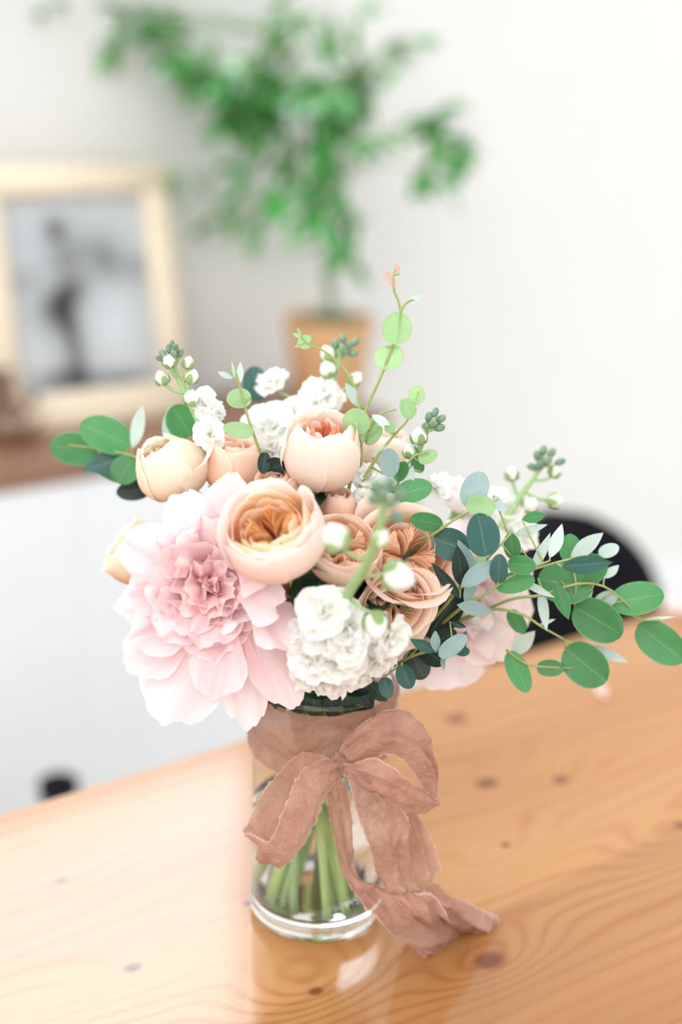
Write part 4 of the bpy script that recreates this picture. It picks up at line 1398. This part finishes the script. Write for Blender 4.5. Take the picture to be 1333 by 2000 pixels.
sprig('eucalyptus branch with pale blue leaves crossing the middle right', [[(1075, 1095, -0.05), (1000, 1125, -0.055), (950, 1160, -0.055), (905, 1185, -0.05), (850, 1230, -0.02)]],
      [(1020, 1103, 27, 20, -5, 12, -0.06, 'g'), (1006, 1138, 37, 21, 10, 20, -0.055, 'g'), (932, 1188, 37, 15, -8, 25, -0.065, 'b'), (918, 1150, 34, 12, 80, 20, -0.055, 'b'), (1048, 1150, 36, 8, -30, 25, -0.05, 'p'),
       (1058, 1080, 40, 11, 65, 25, -0.045, 'p'), (1088, 1058, 34, 14, 70, 20, -0.045, 'p'), (1045, 1010, 24, 12, 10, 20, -0.03, 'g'), (1035, 1035, 34, 9, 20, 20, -0.03, 'p'), (975, 985, 20, 10, -60, 20, -0.04, 'p')])
sprig('eucalyptus branch with broad leaves reaching the right edge', [[(1255, 1210, -0.02), (1190, 1150, -0.025), (1130, 1140, -0.03), (1060, 1162, -0.035), (1000, 1170, -0.035), (930, 1200, -0.02)], [(1290, 1210, -0.02), (1255, 1210, -0.02), (1225, 1195, -0.02)],
      [(1150, 1085, -0.04), (1090, 1098, -0.045), (1000, 1125, -0.045)]],
      [(1170, 1212, 52, 41, -30, 12, -0.03, 'g'), (1247, 1168, 52, 33, 12, 10, -0.02, 'g'), (1292, 1256, 54, 37, -38, 12, -0.02, 'g'), (1105, 1140, 52, 40, -10, 15, -0.025, 'g'), (1140, 1115, 50, 34, 15, 15, -0.02, 'g'),
       (1147, 1103, 46, 19, 5, 25, -0.09, 'd'), (1098, 1175, 40, 16, -75, 15, -0.045, 'g'), (1062, 1190, 42, 11, -85, 20, -0.03, 'p'), (1148, 1065, 40, 16, 40, 20, -0.03, 'p'), (1115, 1072, 28, 22, 100, 15, -0.02, 'g'),
       (1190, 1075, 20, 14, 20, 15, -0.02, 'p'), (1195, 1115, 20, 10, 50, 20, -0.02, 'p'), (1185, 1170, 24, 16, 30, 20, -0.02, 'p'), (1290, 1207, 30, 3, 5, 15, -0.02, 'p'), (1148, 1165, 22, 8, 60, 20, -0.02, 'p')])
sprig('eucalyptus branch drooping over the table at the lower right', [[(1105, 1250, -0.03), (1060, 1225, -0.035), (1020, 1200, -0.035), (960, 1190, -0.03), (900, 1210, -0.01)], [(1120, 1305, -0.035), (1075, 1303, -0.035), (1030, 1297, -0.03), (990, 1270, -0.02)]],
      [(1146, 1299, 50, 41, -38, 12, -0.035, 'g'), (1076, 1305, 26, 17, 0, 12, -0.035, 'g'), (1013, 1313, 42, 22, -68, 20, -0.03, 'g'), (1188, 1278, 40, 11, -25, 20, -0.03, 'p'), (1022, 1255, 34, 17, 50, 20, -0.01, 'p'),
       (1010, 1215, 26, 16, -60, 20, -0.02, 'g'), (1070, 1215, 16, 4, 20, 15, -0.03, 'p')])
sprig('short blue green eucalyptus sprig hanging by the vase rim', [[(885, 1260, -0.07), (850, 1270, -0.07), (810, 1280, -0.06), (770, 1300, -0.04), (730, 1320, -0.01)], [(795, 1310, -0.065), (785, 1300, -0.06), (775, 1295, -0.04)]],
      [(793, 1322, 24, 19, -70, 12, -0.07, 'd'), (755, 1343, 20, 15, -75, 15, -0.065, 'd'), (885, 1262, 33, 17, 40, 15, -0.08, 'b'), (900, 1258, 26, 12, 65, 20, -0.07, 'd'), (851, 1252, 21, 10, 92, 15, -0.075, 'b'),
       (828, 1262, 28, 12, 155, 20, -0.075, 'd'), (815, 1298, 30, 26, -60, 15, -0.05, 'k'), (845, 1280, 30, 20, -30, 15, -0.05, 'k'), (905, 1272, 14, 10, 0, 15, -0.07, 'd'), (866, 1295, 14, 5, -85, 15, -0.07, 'b'), (895, 1220, 16, 7, -20, 20, -0.06, 'k'), (870, 1245, 24, 18, 30, 20, -0.05, 'k')])

# dark filler leaves added to darken the gaps at the mouth of the vase
collar = thing('filler_foliage', Vector((0, 0, vz + 0.0155)), 'dark green filler leaves added between the stems at the vase mouth', 'foliage')
mb = MB(); mb.tube([(0, 0, vz + 0.0155), (0.004, 0.002, vz + 0.1), (0, 0, vz + VH + 0.05)], 0.0025, 8)
mb.build('stem', M['stem_d'], collar)
rnd = random.Random(21)
for k in range(46):
    a = k * 2.399
    zz = vz + VH - 0.03 + 0.1 * (k / 46)
    r0 = 0.012 if zz < vz + VH + 0.03 else 0.02
    low = zz < vz + VH + 0.012
    d = Vector((math.cos(a), math.sin(a), rnd.uniform(0.2, 0.9) if low else rnd.uniform(-0.35, 0.5))).normalized()
    x = d.cross(Vector((0, 0, 1))).normalized(); n = x.cross(d)
    L = 0.03 if low else rnd.uniform(0.035, 0.055)
    rows = leaf_rows(L, 0.013 + 0.007 * rnd.random(), 0.3, 0.2, k)
    add_petal(rows, Matrix((x, d, n)).transposed(), Vector((r0 * math.cos(a), r0 * math.sin(a), zz)), M['rose_leaf' if k % 3 else 'ek'], collar, 'leaf')

for k, (x, y, Y, hl, an) in enumerate(((545, 1368, -0.04, 30, -60), (580, 1372, -0.042, 30, -80), (612, 1378, -0.043, 28, -95), (648, 1380, -0.043, 30, -85), (682, 1372, -0.042, 30, -70), (715, 1362, -0.04, 30, -55),
                                       (740, 1352, -0.032, 26, -40), (528, 1360, -0.03, 26, -110), (630, 1350, -0.044, 34, 10), (690, 1345, -0.042, 34, 170), (570, 1350, -0.042, 34, 15))):
    c = W(x, y, Y)
    sc_ = pxm(c)
    img = RV * math.cos(math.radians(an)) + UV_ * math.sin(math.radians(an))
    n = (-FV + UV_ * 0.5).normalized()
    n = (n - img * n.dot(img)).normalized()
    add_petal(leaf_rows(2 * hl * sc_, 17 * sc_, 0.4, 0.25, k), Matrix((img.cross(n), img, n)).transposed(), c - img * hl * sc_, M['ek' if k % 2 else 'rose_leaf'], collar, 'leaf')

# ------------------------------------------------------------------ ribbon
bow = thing('ribbon_bow', Vector((0, 0, vz)), 'dusty rose silk ribbon tied in a bow around the vase', 'ribbon')


def strip(name, stations, n=44, m=21, wr=0.0032, bulge=0.004, seed=1.0):
    """stations: ((x, y, Y or None), (x, y, Y or None)) left and right edges; None = lying on the table"""
    def pt(s):
        if s[2] is None:
            return onz(s[0], s[1], TABLE_Z + 0.002)
        p = W(*s)
        if p.z < TABLE_Z + 0.003:
            p = onz(s[0], s[1], TABLE_Z + 0.003)
        return p
    n, m = n * 2, 21
    Ls = catmull([pt(s[0]) for s in stations], n)
    Rs = catmull([pt(s[1]) for s in stations], n)
    rows = []
    for j in range(n):
        t = (Ls[min(j + 1, n - 1)] + Rs[min(j + 1, n - 1)] - Ls[max(j - 1, 0)] - Rs[max(j - 1, 0)])
        w = Rs[j] - Ls[j]
        nr = w.cross(t)
        nr = nr.normalized() if nr.length > 1e-9 else -FV
        if nr.dot(FV) > 0:
            nr = -nr
        row = []
        wl = min(1.0, w.length / 0.02)
        for i in range(m):
            u = i / (m - 1)
            s = 4 * u * (1 - u)
            off = bulge * s * wl + wr * wl * (math.sin(u * 11 + seed + 2.0 * math.sin(j * 0.06)) * 0.55 + nz(u * 3.5, j * 0.06, seed) * 1.6 + (0.45 - abs(nz(u * 5 + j * 0.05, j * 0.1, seed + 3))) * 1.1 + nz(u * 11, j * 0.25, seed) * 0.3)
            p = Ls[j].lerp(Rs[j], u) + nr * off
            if i in (0, m - 1):
                p += w.normalized() * (0.0014 * nz(j * 0.45, seed, i) + 0.0008 * nz(j * 1.3, seed, i)) if w.length > 1e-6 else Vector()
            p.z = max(p.z, TABLE_Z + 0.0012)
            row.append(p)
        rows.append(row)
    mb = MB(); mb.grid(rows)
    return mb.build(name, M['ribbon'], bow)


# band round the vase
mb = MB()
rows = []
NB = 140
for j in range(22):
    v = j / 21
    row = []
    for i in range(NB):
        a = 2 * PI * i / NB
        front = max(0, -math.sin(a))
        ztop = VH + 0.002 - 0.004 * front
        zbot = VH - 0.043 + 0.006 * math.sin(a + 0.5) - 0.002 * nz(a * 2, 1)
        z = vz + ztop + (zbot - ztop) * v
        r = VR + 0.0012 + 0.002 * (0.5 + nz(a * 2 + 3 * v, v * 5, 4)) + 0.0022 * abs(math.sin(v * 11 + 2.6 * math.sin(a * 2 + 1) + 2 * nz(a * 3, v * 3))) + 0.0008 * nz(a * 9, v * 12)
        row.append(Vector((r * math.cos(a), r * math.sin(a), z)))
    rows.append(row)
mb.grid(rows, True)
mb.build('band', M['ribbon'], bow)
mb = MB()
kc = W(664, 1492, -0.066)
mb.blob(kc, 0.0062, UV_ * 0.8 - RV * 0.3, 1.25, 14, 10)
for p in range(len(mb.v)):
    q = mb.v[p]
    mb.v[p] = q + (q - kc).normalized() * 0.0016 * math.sin(8 * math.atan2((q - kc).dot(UV_), (q - kc).dot(RV)) + 60 * (q - kc).dot(FV))
mb.build('knot', M['ribbon'], bow)
strip('loop', [((636, 1470, -0.062), (650, 1500, -0.06)), ((575, 1478, -0.06), (612, 1545, -0.056)), ((520, 1538, -0.058), (582, 1630, -0.054)), ((482, 1606, -0.064), (552, 1686, -0.06)),
               ((490, 1622, -0.08), (556, 1692, -0.076)), ((526, 1640, -0.09), (572, 1682, -0.088)), ((552, 1580, -0.094), (608, 1625, -0.09)), ((582, 1508, -0.088), (634, 1562, -0.084)), ((640, 1478, -0.072), (656, 1516, -0.07))], 64, 13, seed=2.0)
strip('loop', [((662, 1464, -0.062), (672, 1490, -0.062)), ((705, 1415, -0.064), (722, 1482, -0.07)), ((760, 1386, -0.06), (776, 1476, -0.074)), ((803, 1400, -0.055), (822, 1518, -0.07)), ((842, 1500, -0.055), (838, 1562, -0.064)),
               ((860, 1566, -0.066), (846, 1572, -0.062)), ((822, 1534, -0.084), (798, 1582, -0.07)), ((770, 1500, -0.088), (750, 1552, -0.076)), ((720, 1486, -0.082), (705, 1522, -0.072)), ((676, 1486, -0.074), (676, 1506, -0.07))], 64, 13, seed=5.0)
strip('tail', [((638, 1512, -0.07), (664, 1512, -0.07)), ((638, 1560, -0.076), (684, 1568, -0.074)), ((654, 1640, -0.076), (690, 1650, -0.074)), ((668, 1705, -0.076), (702, 1715, -0.072)), ((696, 1756, -0.082), (752, 1735, -0.074)),
               ((745, 1805, -0.094), (800, 1748, -0.08)), ((790, 1840, None), (860, 1766, -0.08)), ((822, 1868, None), (920, 1788, None)), ((840, 1866, None), (980, 1806, None))], 60, 13, seed=8.0, wr=0.0045)
strip('tail', [((668, 1506, -0.074), (690, 1502, -0.072)), ((688, 1556, -0.082), (752, 1550, -0.074)), ((714, 1640, -0.082), (797, 1600, -0.07)), ((736, 1700, -0.082), (800, 1680, -0.068)), ((758, 1750, -0.084), (812, 1742, -0.07)), ((800, 1790, -0.088), (860, 1775, -0.07)), ((860, 1820, None), (930, 1795, None))], 54, 13, seed=11.0, wr=0.0045)
strip('tail', [((786, 1570, -0.062), (802, 1566, -0.06)), ((792, 1620, -0.05), (832, 1620, -0.045)), ((796, 1680, -0.05), (853, 1690, -0.04)), ((800, 1738, -0.055), (852, 1728, -0.045)), ((850, 1786, -0.06), (912, 1766, -0.05)), ((900, 1812, None), (978, 1796, None))], 48, 11, seed=14.0, wr=0.0045)

# ------------------------------------------------------------------ fallen petals on the table
fp = onz(1330, 1190, TABLE_Z)
o = MB(); o.grid(place(sheet_petal(0.075, 0.03, 3.0, 0.5, 0.45, 0.2), Matrix.Rotation(2.2, 3, 'Z'), Vector((fp.x + 0.03, fp.y - 0.01, TABLE_Z + 0.004))))
o = o.build('fallen_petal', M['peony_w'], loc=Vector((fp.x, fp.y, TABLE_Z)))
tag(o, 'large pale pink petal lying on the table at the right edge', 'petal', 'fallen petals')
fp = onz(1183, 1368, TABLE_Z)
o = MB(); o.grid(place(sheet_petal(0.018, 0.009, 8.0, 1.6, 0.7, 0.2), Matrix.Rotation(0.8, 3, 'Z'), Vector((fp.x, fp.y, TABLE_Z + 0.002))))
o = o.build('fallen_petal', M['peony_w'], loc=Vector((fp.x, fp.y, TABLE_Z)))
tag(o, 'tiny curled pale lilac petal on the table below the right leaves', 'petal', 'fallen petals')
